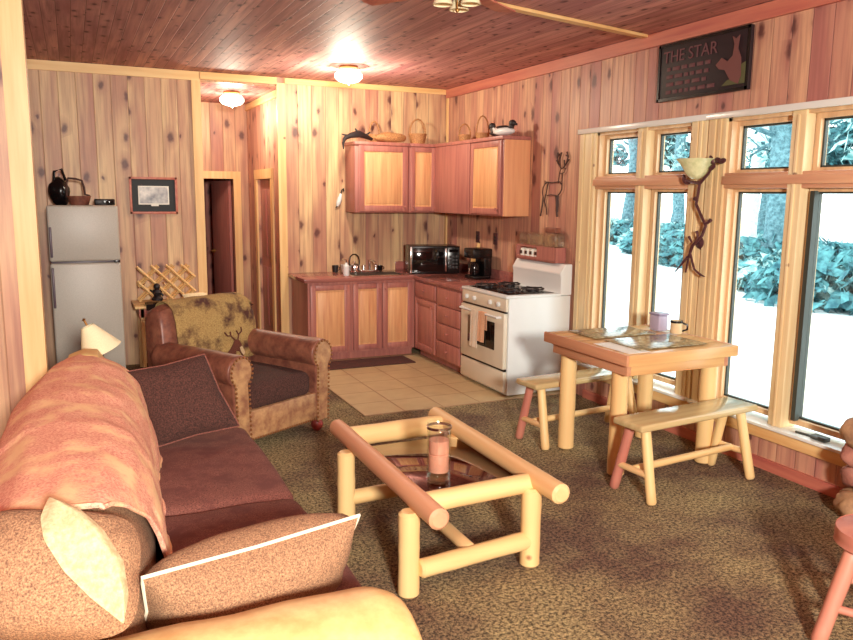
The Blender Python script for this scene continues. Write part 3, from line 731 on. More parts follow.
MB().lathe([(0, 0), (.05, 0), (.068, .05), (.06, .11), (.045, .135), (.04, .135), (.055, .11), (.063, .05), (0, .006)], (3.70, 6.92, ZK + .036), 20).build('carafe', 'dark_glass', t)
MB().tube([(3.66, 6.86, ZK + .15), (3.62, 6.83, ZK + .14), (3.615, 6.83, ZK + .08), (3.655, 6.86, ZK + .06)], .009, 8).build('carafe_handle', 'black', t)
MB().box(3.632, 3.638, 6.90, 6.93, ZK + .05, ZK + .11, .002).box(3.628, 3.632, 6.88, 6.95, ZK + .24, ZK + .255).build('switch', 'chrome', t)
t = thing('cutting_board', 'wooden cutting board leaning between microwave and coffee maker', 'cutting board', (3.80, 7.22, ZK))
m = MB().prism([(-.09, 0), (.09, 0), (.09, .2), (.06, .26), (.02, .28), (.02, .34), (-.02, .34), (-.02, .28), (-.06, .26), (-.09, .2)], Matrix(), .018, .004)
bmesh.ops.transform(m.b, matrix=frame3((3.86, 7.20, ZK + .002), (.15, -1, 0), (.14, 0, 1)), verts=m.b.verts); m.build('board', 'trim', t); MB().tube([(3.905, 7.2, ZK + .32), (3.90, 7.19, ZK + .36), (3.905, 7.18, ZK + .32)], .003, 6).build('hang_loop', 'dark_iron', t)
t = thing('faucet', 'chrome faucet behind the sink', 'faucet', (2.95, 7.95, ZK))
MB().box(2.84, 3.06, 7.93, 7.98, ZK + .0, ZK + .02, .006).tube([(2.95, 7.955, ZK + .02), (2.95, 7.955, ZK + .10), (2.95, 7.93, ZK + .13), (2.95, 7.80, ZK + .12), (2.95, 7.77, ZK + .09)], .011, 10).build('spout', 'chrome', t)
for x in (2.88, 3.02): MB().lathe([(0, 0), (.018, 0), (.014, .03), (.022, .04), (.02, .055), (0, .058)], (x, 7.955, ZK + .02), 12).build('tap', 'chrome', t)
t = thing('soap_bottle', 'white soap bottle with silver pump beside the sink', 'bottle', (2.56, 7.60, ZK))
MB().lathe([(0, 0), (.03, 0), (.033, .02), (.033, .10), (.015, .12), (.013, .135), (0, .135)], (2.56, 7.60, ZK + .002), 16).build('bottle', 'white', t)
MB().tube([(2.56, 7.60, ZK + .135), (2.56, 7.60, ZK + .17), (2.52, 7.59, ZK + .172)], .007, 8).build('pump', 'chrome', t)
t = thing('kettle', 'small chrome kettle with looped handle on the sink counter', 'kettle', (2.775, 7.96, ZK))
MB().lathe([(0, 0), (.055, 0), (.065, .03), (.055, .075), (.02, .1), (0, .102)], (2.775, 7.96, ZK + .002), 20).ball((2.775, 7.96, ZK + .108), .012).build('body', 'chrome', t)
MB().tube([(2.72, 7.96, ZK + .07)] + [(2.775 + .058 * math.cos(a), 7.96, ZK + .12 + .075 * math.sin(a)) for a in (PI, PI * .8, PI * .6, PI * .4, PI * .2, 0)] + [(2.83, 7.96, ZK + .07)], .007, 8).build('kettle_handle', 'black', t)
MB().tube([(2.775, 7.91, ZK + .03), (2.78, 7.885, ZK + .06), (2.78, 7.875, ZK + .075)], [.014, .01, .008], 8).build('kettle_spout', 'chrome', t)
def cup(x, y, r, h, mat, label):
    t = thing('cup', label, 'cup', (x, y, ZK), 0, 'cups by the sink')
    MB().lathe([(0, 0), (r * .8, 0), (r, h), (r * .9, h), (r * .72, .006), (0, .006)], (x, y, ZK + .002), 16).build('bowl', mat, t)
    MB().tube([(x + r * .85, y, ZK + h * .8), (x + r * 1.5, y, ZK + h * .75), (x + r * 1.45, y, ZK + h * .35), (x + r * .8, y, ZK + h * .3)], .005, 6).build('cup_handle', mat, t)
cup(2.56, 7.97, .035, .075, 'iron', 'dark cup behind the soap bottle')
cup(2.66, 7.97, .036, .08, 'white', 'white cup next to the kettle on the sink counter')
cup(3.08, 7.60 + .38, .032, .06, 'dark_glass', 'dark glass cup at the microwave side of the faucet')
t = thing('outlet', 'dark outlet cover nearer the kitchen corner', 'outlet', (XR, 7.28, 1.25), 0, 'outlet covers')
for y, lab in ((7.28, None), (6.90, 'dark switch cover nearer the stove')):
    if lab: t = thing('outlet', lab, 'outlet', (XR, y, 1.27), 0, 'outlet covers')
    MB().box(XR - .008, XR - .001, y - .04, y + .04, 1.21, 1.33, .003).build('cover', 'bronze', t); MB().box(XR - .014, XR - .008, y - .012, y + .012, 1.245, 1.295, .002).build('socket', 'iron', t)

# ------------------------------------------------------------------ on top of the wall cabinets
ZU = 2.252
t = thing('antler_branch', 'dark twisted branch hanging over the end of the wide wall cabinet', 'branch', (2.75, 7.88, ZU))
MB().tube([(2.94, 7.85, ZU + .03), (2.84, 7.80, ZU + .055), (2.76, 7.76, ZU + .07), (2.66, 7.74, ZU + .05), (2.60, 7.73, ZU + .02), (2.575, 7.72, ZU - .03), (2.58, 7.72, ZU - .09)], [.014, .024, .036, .024, .018, .014, .007], 8, wob=.2).build('stem', 'iron', t)
for P, r in (([(2.76, 7.76, ZU + .07), (2.72, 7.76, ZU + .125)], [.02, .007]), ([(2.84, 7.80, ZU + .055), (2.90, 7.79, ZU + .10)], [.016, .006]), ([(2.64, 7.74, ZU + .045), (2.565, 7.73, ZU + .06)], [.014, .005])):
    MB().tube(P, r, 7).build('tine', 'iron', t)
o = MB().ball((3.14, 7.83, ZU + .055), .11, (1.6, .5, .5), 3, jit=.3).build('dried_wreath', 'wicker'); tag(o, 'flat straw bundle on the wide wall cabinet', 'wreath')
def basket(x, y, r, h, hh, mat, label):
    t = thing('basket', label, 'basket', (x, y, ZU), 0, 'baskets on the wall cabinets')
    MB().lathe([(0, 0), (r * .75, 0), (r, h), (r * .93, h), (r * .68, .01), (0, .01)], (x, y, ZU + .002), 20).build('body', 'wicker', t)
    MB().tube([(x - r * .95, y, ZU + h * .9)] + [(x - r * .95 * math.cos(a), y, ZU + h + hh * math.sin(a)) for a in [PI * k / 8 for k in range(1, 8)]] + [(x + r * .95, y, ZU + h * .9)], .008, 8).build('basket_handle', mat, t)
basket(3.50, 7.92, .10, .11, .16, 'wicker', 'largest handled basket in the kitchen corner')
basket(3.02, 7.99, .06, .09, .14, 'wicker', 'small basket whose hoop rises behind the straw bundle')
basket(3.80, 7.38, .07, .08, .11, 'wicker', 'low basket beside the blank red cabinet panel')
basket(3.80, 6.99, .075, .07, .17, 'wicker', 'tall-hooped basket next to the duck decoys')
def duck(x, y, L, ang, body, label):
    t = thing('duck_decoy', label, 'duck decoy', (x, y, ZU), 0, 'duck decoys on the wall cabinet'); q = tr(x, y, ZU) @ rz(ang)
    m = MB().ball((0, 0, .046), L * .5, (1, .46, .30), 3); m.tube([(-L * .42, 0, .05), (-L * .58, 0, .085)], [.03, .008], 8); bmesh.ops.transform(m.b, matrix=q, verts=m.b.verts); m.build('body', body, t)
    m = MB().tube([(L * .3, 0, .06), (L * .38, 0, .10)], [.03, .025], 10).ball((L * .40, 0, .115), .036, (1.15, .85, .9)).tube([(L * .47, 0, .112), (L * .62, 0, .10)], [.016, .01], 8); bmesh.ops.transform(m.b, matrix=q, verts=m.b.verts); m.build('head', 'iron', t)
    m = MB().ball((-.02, 0, .085), L * .27, (1.2, .62, .25), 2); bmesh.ops.transform(m.b, matrix=q, verts=m.b.verts); m.build('wing', 'paper' if body == 'iron' else 'iron', t)
duck(3.76, 6.62, .20, 100, 'iron', 'black duck decoy with white wings nearest the corner basket')
duck(3.72, 6.42, .26, -75, 'white', 'larger white duck decoy with black back at the cabinet end')

# ------------------------------------------------------------------ on the walls
t = thing('fish_lure', 'white carved fish with dark tail hung on the kitchen wall', 'ornament', (2.69, YB, 1.66))
MB().tube([(2.620, YB - .02, 1.575), (2.630, YB - .022, 1.61), (2.645, YB - .022, 1.66), (2.660, YB - .02, 1.71)], [.012, .026, .026, .012], 10).build('body', 'white', t)
MB().tube([(2.660, YB - .02, 1.71), (2.670, YB - .018, 1.745), (2.690, YB - .018, 1.765), (2.695, YB - .018, 1.735)], .008, 8).tube([(2.617, YB - .02, 1.575), (2.600, YB - .018, 1.56)], .007, 6).build('hook', 'iron', t)
# wire deer on the window wall, seen in profile
t = thing('wire_deer', 'dark wire deer silhouette on the pine wall between cabinets and windows', 'ornament', (XR, 5.8, 1.5))
def Q(px, py):   # profile grid taken from the silhouette: px grows towards the windows
    return (XR - .014, 6.06 - .0089 * px * .80, 2.11 - px * 0.0 - .0083 * py * .80)
def wire(nm, lines, r=.006):
    m = MB(); r *= .72
    for L in lines: m.tube([Q(*p) for p in L], r, 7)
    return m.build(nm, 'dark_iron', t)
wire('body', [[(16, 42), (12, 43), (8, 45), (4, 50), (3, 56), (5, 62)], [(10, 42), (24, 43), (38, 42)], [(14, 60), (22, 59), (34, 60)], [(40, 42), (46, 46), (46, 52), (42, 57), (38, 60), (34, 61)], [(16, 42), (14, 48), (11, 60)]], .007)
wire('neck', [[(38, 44), (39, 36), (40, 30)], [(46, 48), (46, 38), (47, 30)]])
wire('head', [[(40, 30), (44, 32), (50, 30), (52, 25), (47, 24), (42, 26), (40, 30)]])
wire('leg', [[(5, 62), (4, 72), (2, 82), (0, 88)]], .01); wire('leg', [[(11, 58), (8, 68), (14, 78), (15, 86)]], .008)
wire('leg', [[(34, 61), (36, 72), (36, 80), (38, 88)]], .012); wire('leg', [[(38, 60), (39, 72), (38, 82)]], .01)
wire('antler', [[(43, 25), (36, 18), (33, 10), (35, 4)], [(36, 18), (32, 14)], [(34, 10), (38, 6)], [(40, 22), (40, 12), (43, 4)]], .009); wire('antler', [[(48, 24), (54, 18), (57, 10), (54, 4)], [(55, 17), (59, 14)], [(57, 10), (52, 8)], [(50, 22), (49, 14)]], .009)
wire('tail', [[(8, 45), (8, 40)]])
# sign board
t = thing('sign', 'dark carved wooden sign above the windows', 'sign', (XR, 4.13, 2.57))
MB().box(XR - .03, XR - .001, 3.72, 4.55, 2.38, 2.77, .004).build('board', 'sign', t)
MB().box(XR - .036, XR - .03, 3.72, 4.55, 2.75, 2.77).box(XR - .036, XR - .03, 3.72, 4.55, 2.38, 2.40).box(XR - .036, XR - .03, 3.72, 3.74, 2.38, 2.77).box(XR - .036, XR - .03, 4.53, 4.55, 2.38, 2.77).build('rim', 'black', t)
def text(s, y, z, size, parent):
    cu = bpy.data.curves.new('lettering', 'FONT'); cu.body = s; cu.size = size; cu.extrude = .002; cu.align_x = 'LEFT'
    ob = bpy.data.objects.new('lettering', cu); COL.objects.link(ob)
    dg = bpy.context.evaluated_depsgraph_get(); me = bpy.data.meshes.new_from_object(ob.evaluated_get(dg)); bpy.data.objects.remove(ob)
    mm = MB(); mm.b.from_mesh(me); bmesh.ops.transform(mm.b, matrix=frame3((XR - .033, y, z), (0, -1, 0), (0, 0, 1)), verts=mm.b.verts)
    return mm.build('lettering', 'sign_text', parent)
text('THE STAR', 4.50, 2.64, .115, t)
m = MB()
for r in range(4):
    z = 2.595 - r * .052; y = 4.46
    while y > 4.06:
        w = random.uniform(.03, .075); m.box(XR - .034, XR - .03, y - w, y, z - .014, z + .012, .002); y -= w + .02
m.build('worn_lettering', 'sign_text', t)
fr = frame3((XR - .036, 3.99, 2.42), (0, -1, 0), (0, 0, 1))
MB().prism([(0, .14), (.05, .18), (.10, .15), (.14, .18), (.15, .25), (.13, .30), (.16, .28), (.19, .30), (.18, .22), (.21, .16), (.22, .05), (.2, 0), (.13, .03), (.08, .1), (.03, .11)], fr, .005).build('carved_deer', 'sign_deer', t)
MB().prism([(.06, 0), (.25, 0), (.25, .13), (.22, .12), (.18, .05), (.1, .03)], fr, .003).build('carved_grass', 'sign_green', t)
# branch sconce on the post between the windows
t = thing('wall_sconce', 'twisted bronze branch sconce with pale green glass bowl between the windows', 'wall lamp', (XR, 4.05, 1.5))
XS = 3.85
MB().tube([(XS, 4.02, 1.80), (XS, 4.03, 1.72), (XS, 4.04, 1.66), (XS, 3.985, 1.58), (XS, 3.94, 1.52), (XS, 3.97, 1.45), (XS, 4.05, 1.38), (XS + .01, 4.09, 1.30), (XS + .02, 4.12, 1.19)], [.009, .010, .010, .011, .011, .010, .011, .009, .006], 8, wob=.12).build('stem', 'bronze', t)
MB().tube([(XS, 4.09, 1.30), (XS, 4.14, 1.25), (XS - .01, 4.19, 1.19)], [.01, .008, .005], 7).build('twig', 'bronze', t)
MB().tube([(XS, 4.07, 1.33), (XS, 4.02, 1.22), (XS, 3.96, 1.19), (XS, 3.92, 1.18)], [.009, .008, .008, .004], 7).build('twig', 'bronze', t)
MB().tube([(XS, 3.95, 1.53), (XS, 3.91, 1.55), (XS, 3.90, 1.56)], [.01, .012, .014], 7).build('bud', 'bronze', t)
MB().tube([(XS, 4.03, 1.68), (XS, 4.06, 1.70)], [.008, .014], 7).build('bud', 'bronze', t)
MB().tube([(XS, 4.0, 1.43), (XS, 4.02, 1.48)], [.006, .010], 7).build('bud', 'bronze', t)
MB().tube([(XS, 4.06, 1.40), (XS, 4.09, 1.44)], [.006, .010], 7).build('twig', 'bronze', t)
MB().tube([(XS, 4.02, 1.80), (XS, 3.95, 1.86), (XS, 3.90, 1.93), (XS, 3.85, 1.95)], [.012, .01, .008, .004], 7).build('arm', 'bronze', t)
MB().tube([(XS, 4.02, 1.80), (XS, 4.10, 1.81), (XS, 4.17, 1.83)], [.012, .01, .006], 7).build('arm', 'bronze', t)
for c, r in (((XS, 3.87, 1.945), 20), ((XS - .01, 3.91, 1.90), -30), ((XS, 3.93, 1.95), 60), ((XS, 4.17, 1.83), 70), ((XS + .01, 4.15, 1.81), 10), ((XS, 3.835, 1.94), -10)):
    MB().ball(c, .034, (.25, 1, .55), 2, rx(r)).build('leaf', 'bronze', t)
MB().lathe([(0, 0), (.03, .005), (.065, .035), (.09, .08), (.125, .125), (.135, .135), (.118, .13), (.08, .08), (.055, .04), (0, .012)], (XS - .02, 4.04, 1.825), 28).build('glass_bowl', fabric('alabaster glass', lin(232, 232, 186), lin(206, 212, 158), 20, .25, bump=0), t)
MB().lathe([(0, 0), (.045, 0), (.05, .012), (.03, .03), (0, .035)], (XR - .001, 4.05, 1.40), 16, ry(-90)).tube([(XR - .03, 4.05, 1.40), (XS, 4.03, 1.40)], .008, 8).build('back_plate', 'bronze', t)

# ------------------------------------------------------------------ side table with wine rack behind the armchair
t = thing('side_table', 'small pine side table against the fridge wall', 'table', (.82, 7.72, 0))
MB().box(.48, 1.18, 7.50, 7.98, .635, .66, .006).build('table_top', 'trim_x', t)
MB().box(.52, 1.14, 7.54, 7.94, .55, .635).build('apron', 'trim_red', t)
for x in (.53, 1.10):
    for y in (7.54, 7.91): MB().box(x, x + .035, y, y + .035, .002, .635, .003).build('leg', 'trim', t)
t = thing('wine_rack', 'folding wooden lattice wine rack on the side table', 'wine rack', (.78, 7.85, .66))
for yy in (7.74, 7.90):
    m = MB()
    for k in range(7):
        for s in (1, -1):
            x = .56 + k * .14; a, b = (x - .10, .665), (x + .24, 1.005)
            pts = []
            for f in (0, 1):
                X = x + (-.17 + .34 * f) * s; Z = .665 + .34 * f
                pts.append((X, Z))
            (xa, za), (xb, zb) = pts
            # clip the slat to the rack's outline
            lo, hi = .54, 1.06
            def clip(xa, za, xb, zb):
                t0, t1 = 0.0, 1.0
                for q in (0,):
                    dx = xb - xa
                    ta, tb = sorted(((lo - xa) / dx, (hi - xa) / dx)); t0, t1 = max(t0, ta), min(t1, tb)
                return None if t1 - t0 < .12 else (xa + (xb - xa) * t0, za + (zb - za) * t0, xa + (xb - xa) * t1, za + (zb - za) * t1)
            c = clip(xa, za, xb, zb)
            if c: m.tube([(c[0], yy + .006 * s, c[1]), (c[2], yy + .006 * s, c[3])], .012, 4)
    m.build('lattice', 'trim', t)
m = MB()
for k in range(3): m.tube([(.60 + k * .18, 7.74, .835), (.60 + k * .18, 7.90, .835)], .008, 6)
m.build('rod', 'trim', t)
o = MB().grid(lambda u, v: Vector((.58 + .55 * u, 7.47 + .22 * v, .672 + .02 * abs(mnoise.noise(Vector((u * 5, v * 4, 1)))) - (max(0, .12 - v) * .4))), 18, 8, .006).build('cloth', 'black'); tag(o, 'black cloth bunched on the side table in front of the wine rack', 'cloth')
t = thing('figurine', 'dark metal figurine before the lattice wine rack', 'figurine', (.69, 7.60, .69))
MB().lathe([(0, 0), (.05, 0), (.052, .02), (.03, .04), (.045, .075), (.035, .10), (0, .11)], (.69, 7.60, .70), 14).build('body', 'iron', t)
MB().ball((.69, 7.60, .83), .032).tube([(.66, 7.6, .77), (.63, 7.59, .80)], .01, 6).tube([(.72, 7.6, .77), (.745, 7.59, .74)], .01, 6).build('head', 'iron', t)
o = MB().cushion(.24, .10, .06, tr(1.04, 7.60, .715) @ rz(8) @ rx(35), 10).build('folded_napkin', 'cream'); tag(o, 'cream folded napkin on the side table beside the wine rack', 'napkin')

# ------------------------------------------------------------------ sofa
def poly_at(pts, s):
    """point at arc-length fraction s of a polyline"""
    L = [0]
    for a, b in zip(pts, pts[1:]): L.append(L[-1] + math.dist(a, b))
    d = s * L[-1]
    for i in range(len(pts) - 1):
        if d <= L[i + 1] or i == len(pts) - 2:
            f = (d - L[i]) / (L[i + 1] - L[i]); return tuple(p + (q - p) * f for p, q in zip(pts[i], pts[i + 1]))
def loft(profile, lo, hi, axis, e0, e1, n=14, squash=0.75, lean=None):
    """closed 2-D profile swept from lo to hi along an axis, rounded at the ends over e0, e1"""
    cx = sum(p[0] for p in profile) / len(profile); cz = sum(p[1] for p in profile) / len(profile)
    t = bmesh.new(); rings = []
    ts = [lo + e0 * (1 - math.cos(k / 6 * PI / 2)) for k in range(7)] + [lo + e0 + (hi - e1 - lo - e0) * k / n for k in range(1, n)] + [hi - e1 + e1 * math.sin(k / 6 * PI / 2) for k in range(7)]
    for a in ts:
        s = 1.0
        if a < lo + e0: s = math.sqrt(max(0.0, 1 - ((lo + e0 - a) / e0) ** 2)) * (1 - squash) + squash if e0 else 1
        if a > hi - e1: s = math.sqrt(max(0.0, 1 - ((a - hi + e1) / e1) ** 2)) * (1 - squash) + squash if e1 else 1
        ring = []
        for (p, q) in profile:
            pp, qq = cx + (p - cx) * s, cz + (q - cz) * s
            v = (a, pp, qq) if axis == 'x' else (pp, a, qq)
            w = .004 * mnoise.noise(Vector(v) * 7)
            ring.append(t.verts.new(Vector(v) + Vector((w, w, w))))
        rings.append(ring)
    k = len(profile)
    for i in range(len(rings) - 1):
        for j in range(k): t.faces.new((rings[i][j], rings[i][(j + 1) % k], rings[i + 1][(j + 1) % k], rings[i + 1][j]))
    t.faces.new(rings[0][::-1]); t.faces.new(rings[-1])
    bmesh.ops.recalc_face_normals(t, faces=t.faces)
    m = MB(); return m._add(t)
def arm_profile(c0, c1, zr, r, rzz, z0=.09):
    """rolled arm: straight sides c0..c1 with a roll of radius r (horizontal), rzz (vertical) at height zr"""
    cm = (c0 + c1) / 2; pts = [(c0, z0), (c0, zr - rzz * .75)]
    for k in range(15):
        a = PI * 1.18 - (PI * 1.36) * k / 14; pts.append((cm + r * math.cos(a), zr + rzz * math.sin(a)))
    pts += [(c1, zr - rzz * .75), (c1, z0)]
    return pts
t = thing('sofa', 'long sofa with tan leather arms and maroon tweed seat under the salmon throw', 'sofa', (.3, 3.0, 0))
MB().box(-.28, .72, 1.66, 4.32, .07, .30, .03).build('base', 'leather', t)
for x in (-.08, .66):
    for y in (1.74, 4.24): MB().lathe([(0, 0), (.03, 0), (.045, .03), (.04, .07), (0, .075)], (x, y, 0), 14).build('foot', 'wood_red', t)
loft(arm_profile(1.60, 1.90, .52, .205, .145), -.30, .75, 'x', .03, .10, squash=.70).build('arm', 'leather_tan', t)
loft(arm_profile(4.06, 4.34, .50, .18, .13), -.15, .54, 'x', .03, .08, squash=.72).build('arm', 'leather_tan', t)
BACK = [(.25, .44), (.245, .58), (.23, .68), (.195, .78), (.135, .865), (.05, .91), (-.08, .92), (-.19, .90), (-.26, .84), (-.29, .6), (-.29, .12), (.2, .12)]
def rear(y): return .05 - .37 * (math.sqrt(max(0, 1 - ((y - 2.9) / 1.28) ** 2)) if y > 2.9 else 1)   # the back's rear edge curves in at the far end
def front(x, y):   # and its front curves in towards the near arm
    if x <= 0 or y > 3.6: return x
    q = min(1, (3.6 - y) / .85); k = 1 - .2 * q * q * (3 - 2 * q)
    return x * k * (math.sqrt(max(.04, 1 - ((2.75 - y) / .80) ** 2)) if y < 2.75 else 1)
m = loft(BACK, 1.99, 4.08, 'y', .10, .14, n=24, squash=.80)
for v in m.b.verts:
    v.co.x = front(v.co.x, v.co.y)
    if v.co.x < .05: v.co.x = .05 - (.05 - v.co.x) * (.05 - rear(v.co.y)) / .37
m.build('backrest', 'tweed', t)
SHL = [(.14, .60), (.13, .84), (.08, .915), (.02, .925), (-.05, .90), (-.08, .84), (-.08, .3), (.12, .3)]
loft(SHL, 3.98, 4.24, 'y', .05, .10, n=4, squash=.85).build('back_shell', 'leather_tan', t)
for i, (a, b) in enumerate(((1.955, 3.0), (3.005, 4.04))):
    m = MB().box(.20, .79, a, b, .29, .475, .055, 4)
    bmesh.ops.subdivide_edges(m.b, edges=[e for e in m.b.edges if e.calc_length() > .3], cuts=8, use_grid_fill=True)
    for v in m.b.verts:
        if v.co.z > .4: v.co.z += .012 * mnoise.noise(v.co * 5) + .012 * math.sin(PI * (v.co.y - a) / (b - a))
    m.build('seat_cushion', 'seat_fabric', t)
# salmon throw over the backrest
TP = [(.285, .485), (.272, .60), (.255, .70), (.22, .80), (.15, .885), (.055, .932), (-.08, .945), (-.19, .925), (-.275, .86), (-.31, .7)]
def throw_fn(u, v):
    y0 = 1.98 + .42 * max(0, (.5 - v) / .5) ** .7; y = y0 + (4.10 - y0) * u; x, z = poly_at(TP, v)
    w = mnoise.noise(Vector((y * 4.2, v * 3.5, 1.0))) + .6 * mnoise.noise(Vector((y * 9, v * 6, 4.0)))
    fold = math.sin(y * 11 + v * 7) * .5 + w
    k = .008 + .012 * max(0, 1 - v * 1.5)
    x += (k * fold + .012) * (1 - .3 * v) ; z += .006 * w
    if u > .80:                                  # the far end sags over the rounded corner and flares on to the seat
        q = (u - .80) / .20
        x += .12 * q * max(0, .42 - v) / .42; z -= .03 * q * q
    x = front(x, y) + (.012 if y < 2.75 else 0)
    if x < .05: x = .05 - (.05 - x) * (.05 - rear(y) + .0) / .37 - .0
    ragged = .05 * mnoise.noise(Vector((v * 6, 2, 0)))
    return Vector((x, y + ragged * (1 if u < .05 or u > .95 else 0), z))
t = thing('throw_blanket', 'salmon throw blanket spread over the sofa backrest', 'blanket', (0, 3, .95))
MB().grid(throw_fn, 90, 60, .008).build('cloth', 'throw', t, angle=70)
MB().tube([throw_fn(k / 60, 0) for k in range(61)], .008, 6).build('hem', 'throw', t); MB().tube([throw_fn(0, k / 40) for k in range(41)], .007, 6).build('hem', 'throw', t)
# pillows
def pillow(label, w, h, th, mat, fr, pipe='piping', pr=.007, seed=0, rnd=0):
    t = thing('throw_pillow', label, 'pillow', fr.translation)
    m = MB().cushion(w, h, th, fr, seed=seed, rnd=rnd); m.build('cover', mat, t)
    if pipe:
        pts = pillow_outline(w * 1.0, h * 1.0); pts.append(pts[0])
        m = MB().tube([fr @ Vector(p) for p in pts], pr, 7, caps=False); m.build('piping', pipe, t)
    return t
pillow('brown tweed pillow with cream piping lying along the tan sofa arm', .64, .33, .27, 'tweed', frame3((.425, 2.15, .575), (.985, .13, .05), (0.03, -.50, .86)), pr=.0055)
pillow('square dark chocolate pillow leaning at the far end of the sofa', .40, .40, .16, 'pillow_brown', frame3((.435, 3.83, .70), (.95, -.05, .16), (-.34, .36, .87)), pipe='tweed_dark', pr=.004, seed=5)
fr = frame3((-.085, 1.88, .825), (.97, -.22, -.12), (.12, .60, .79))
t = pillow('brown tweed pillow with a folded cream flap, at the end of the salmon throw', .40, .31, .21, 'tweed', fr, pipe=None, seed=9, rnd=3.2)
OUT = [(-.013, .172), (.06, .135), (.115, .085), (.16, .015), (.172, -.06), (.165, -.125)]
INN = [(-.013, .172), (-.022, .11), (-.005, .05), (.04, -.02), (.10, -.08), (.163, -.127)]
def flap(u, v):
    (a0, b0), (a1, b1) = poly_at(OUT, u), poly_at(INN, u); a, b = a0 + (a1 - a0) * v, (b0 + (b1 - b0) * v) * .93
    e = max(0.0, (1 - min(1, abs(a / .18)) ** 2.6) * (1 - min(1, abs(b / .18)) ** 2.6)) ** .5
    z = .11 * e + .014 + .016 * mnoise.noise(Vector((a * 22, b * 9, 3))) + .02 * math.exp(-((v - .12) / .1) ** 2) * math.sin(PI * u)
    return fr @ Vector((a, b, z))
MB().grid(flap, 26, 22, .006).build('flap', fabric('beige lining', lin(208, 190, 148), lin(176, 154, 114), 60, .9, bump=.2), t)

# end table and lamp between sofa and fridge
t = thing('end_table', 'small dark end table behind the far sofa arm', 'table', (.1, 4.75, 0))
MB().box(-.14, .36, 4.50, 4.96, .50, .53, .006).build('table_top', 'cab', t)
for x in (-.11, .30):
    for y in (4.53, 4.90): MB().box(x, x + .035, y, y + .035, .002, .50, .003).build('leg', 'cab', t)
t = thing('table_lamp', 'small table lamp with tilted cream shade in front of the fridge', 'lamp', (.11, 4.68, .53))
MB().lathe([(0, 0), (.07, 0), (.075, .015), (.03, .04), (.045, .12), (.03, .19), (.012, .21), (.012, .30), (0, .30)], (.11, 4.68, .531), 20).build('lamp_base', 'bronze', t)
MB().lathe([(.035, .075), (.037, .075), (.118, -.085), (.115, -.085), (.033, .075)], (.075, 4.68, .885), 32, ry(-24), close=False).build('lamp_shade', 'lamp_shade', t)
MB().lathe([(0, .0), (.006, .0), (.006, .03), (.012, .035), (0, .045)], (.043, 4.68, .96), 10, ry(-24)).build('finial', 'brass', t)

# ------------------------------------------------------------------ armchair (local frame: front edge at y=0, back at y=.9)
CH = (1.25, 5.05, 0); CA = math.radians(30)
t = thing('armchair', 'red brown leather armchair with brass studded arms', 'armchair', CH, CA)
Wc = WM[t.name]
def L(m): bmesh.ops.transform(m.b, matrix=Wc, verts=m.b.verts); return m
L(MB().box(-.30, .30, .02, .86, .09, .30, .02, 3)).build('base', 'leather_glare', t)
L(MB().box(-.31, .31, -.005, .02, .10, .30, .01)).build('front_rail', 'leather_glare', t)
m = MB()
for k in range(27): m.ball((-.29 + .58 * k / 26, -.008, .108), .009, sub=1)
L(m).build('rail_studs', 'studs', t)
m = MB().box(-.29, .29, .01, .74, .28, .46, .06, 4)
bmesh.ops.subdivide_edges(m.b, edges=[e for e in m.b.edges if e.calc_length() > .3], cuts=6, use_grid_fill=True)
for v in m.b.verts:
    if v.co.z > .4: v.co.z += .02 * math.cos(v.co.x * 5) * math.sin(PI * max(0, min(1, v.co.y / .74)))
L(m).build('seat_cushion', 'pillow_brown', t)
for s in (-1, 1):
    pr = arm_profile(.30, .43, .575, .105, .105, .09)
    cmx = .365
    pr = [((p[0] + .012 if p[1] > .45 else p[0]) * s, p[1]) for p in pr]
    a = L(loft(pr, .0, .80, 'y', .02, .04, n=10, squash=.9)).build('arm', 'leather', t)
    pp = [((p[0] - cmx * s - 0.012 * s * (p[1] > .45)) * .82 + cmx * s + 0.012 * s * (p[1] > .45), .1 + (p[1] - .1) * .985) for p in pr]
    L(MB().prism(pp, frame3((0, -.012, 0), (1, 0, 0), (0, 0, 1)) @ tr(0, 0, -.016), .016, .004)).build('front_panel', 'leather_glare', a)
    m = MB(); q = pp[1:-1]
    for k in range(44):
        x, z = poly_at([pp[0]] + q + [pp[-1]], k / 43); m.ball((x, -.018, z), .0095, sub=1)
    L(m).build('arm_studs', 'studs', a)
bk = [(.70, .30), (.72, .60), (.74, .82), (.78, .905), (.85, .93), (.92, .90), (.95, .82), (.93, .30)]
L(loft([(p, q) for p, q in bk], -.42, .42, 'x', .10, .10, n=12, squash=.78)).build('backrest', 'leather', t)
for x in (-.37, .37):
    for y in (.05, .84): L(MB().lathe([(0, 0), (.025, 0), (.045, .03), (.045, .055), (.03, .09), (0, .095)], (x, y, 0), 16)).build('foot', 'wood_red', t)
# deer blanket over its back
BP = [(.655, .47), (.682, .60), (.70, .72), (.715, .82), (.745, .90), (.80, .945), (.86, .955), (.925, .93), (.965, .86), (.965, .62)]
def deer_fn(u, v):
    x = -.33 + .74 * u; y, z = poly_at(BP, v)
    ex = max(0.0, (abs(x) - .30) / .12); z -= .09 * ex * ex * (1 if v > .35 else v / .35); y += .03 * ex * ex * (1 if v < .5 else -1)
    w = mnoise.noise(Vector((x * 8, v * 7, 2)))
    y += (-.010 - .014 * w) * (1 - v) - .004; z += .008 * w + .004
    return Wc @ Vector((x, y, z - (.03 * mnoise.noise(Vector((x * 5, 0, 0))) if v < .05 else 0)))
t2 = thing('deer_blanket', 'olive blanket with a deer print draped over the armchair back', 'blanket', Wc @ Vector((0, .8, .95)))
MB().grid(deer_fn, 44, 44, .007).build('cloth', 'deer_cloth', t2, angle=70)
def onb(x, z, lift=.016):   # a point on the blanket's front
    return Wc @ Vector((x, .655 + (z - .47) * .16 - .016 - lift, z))
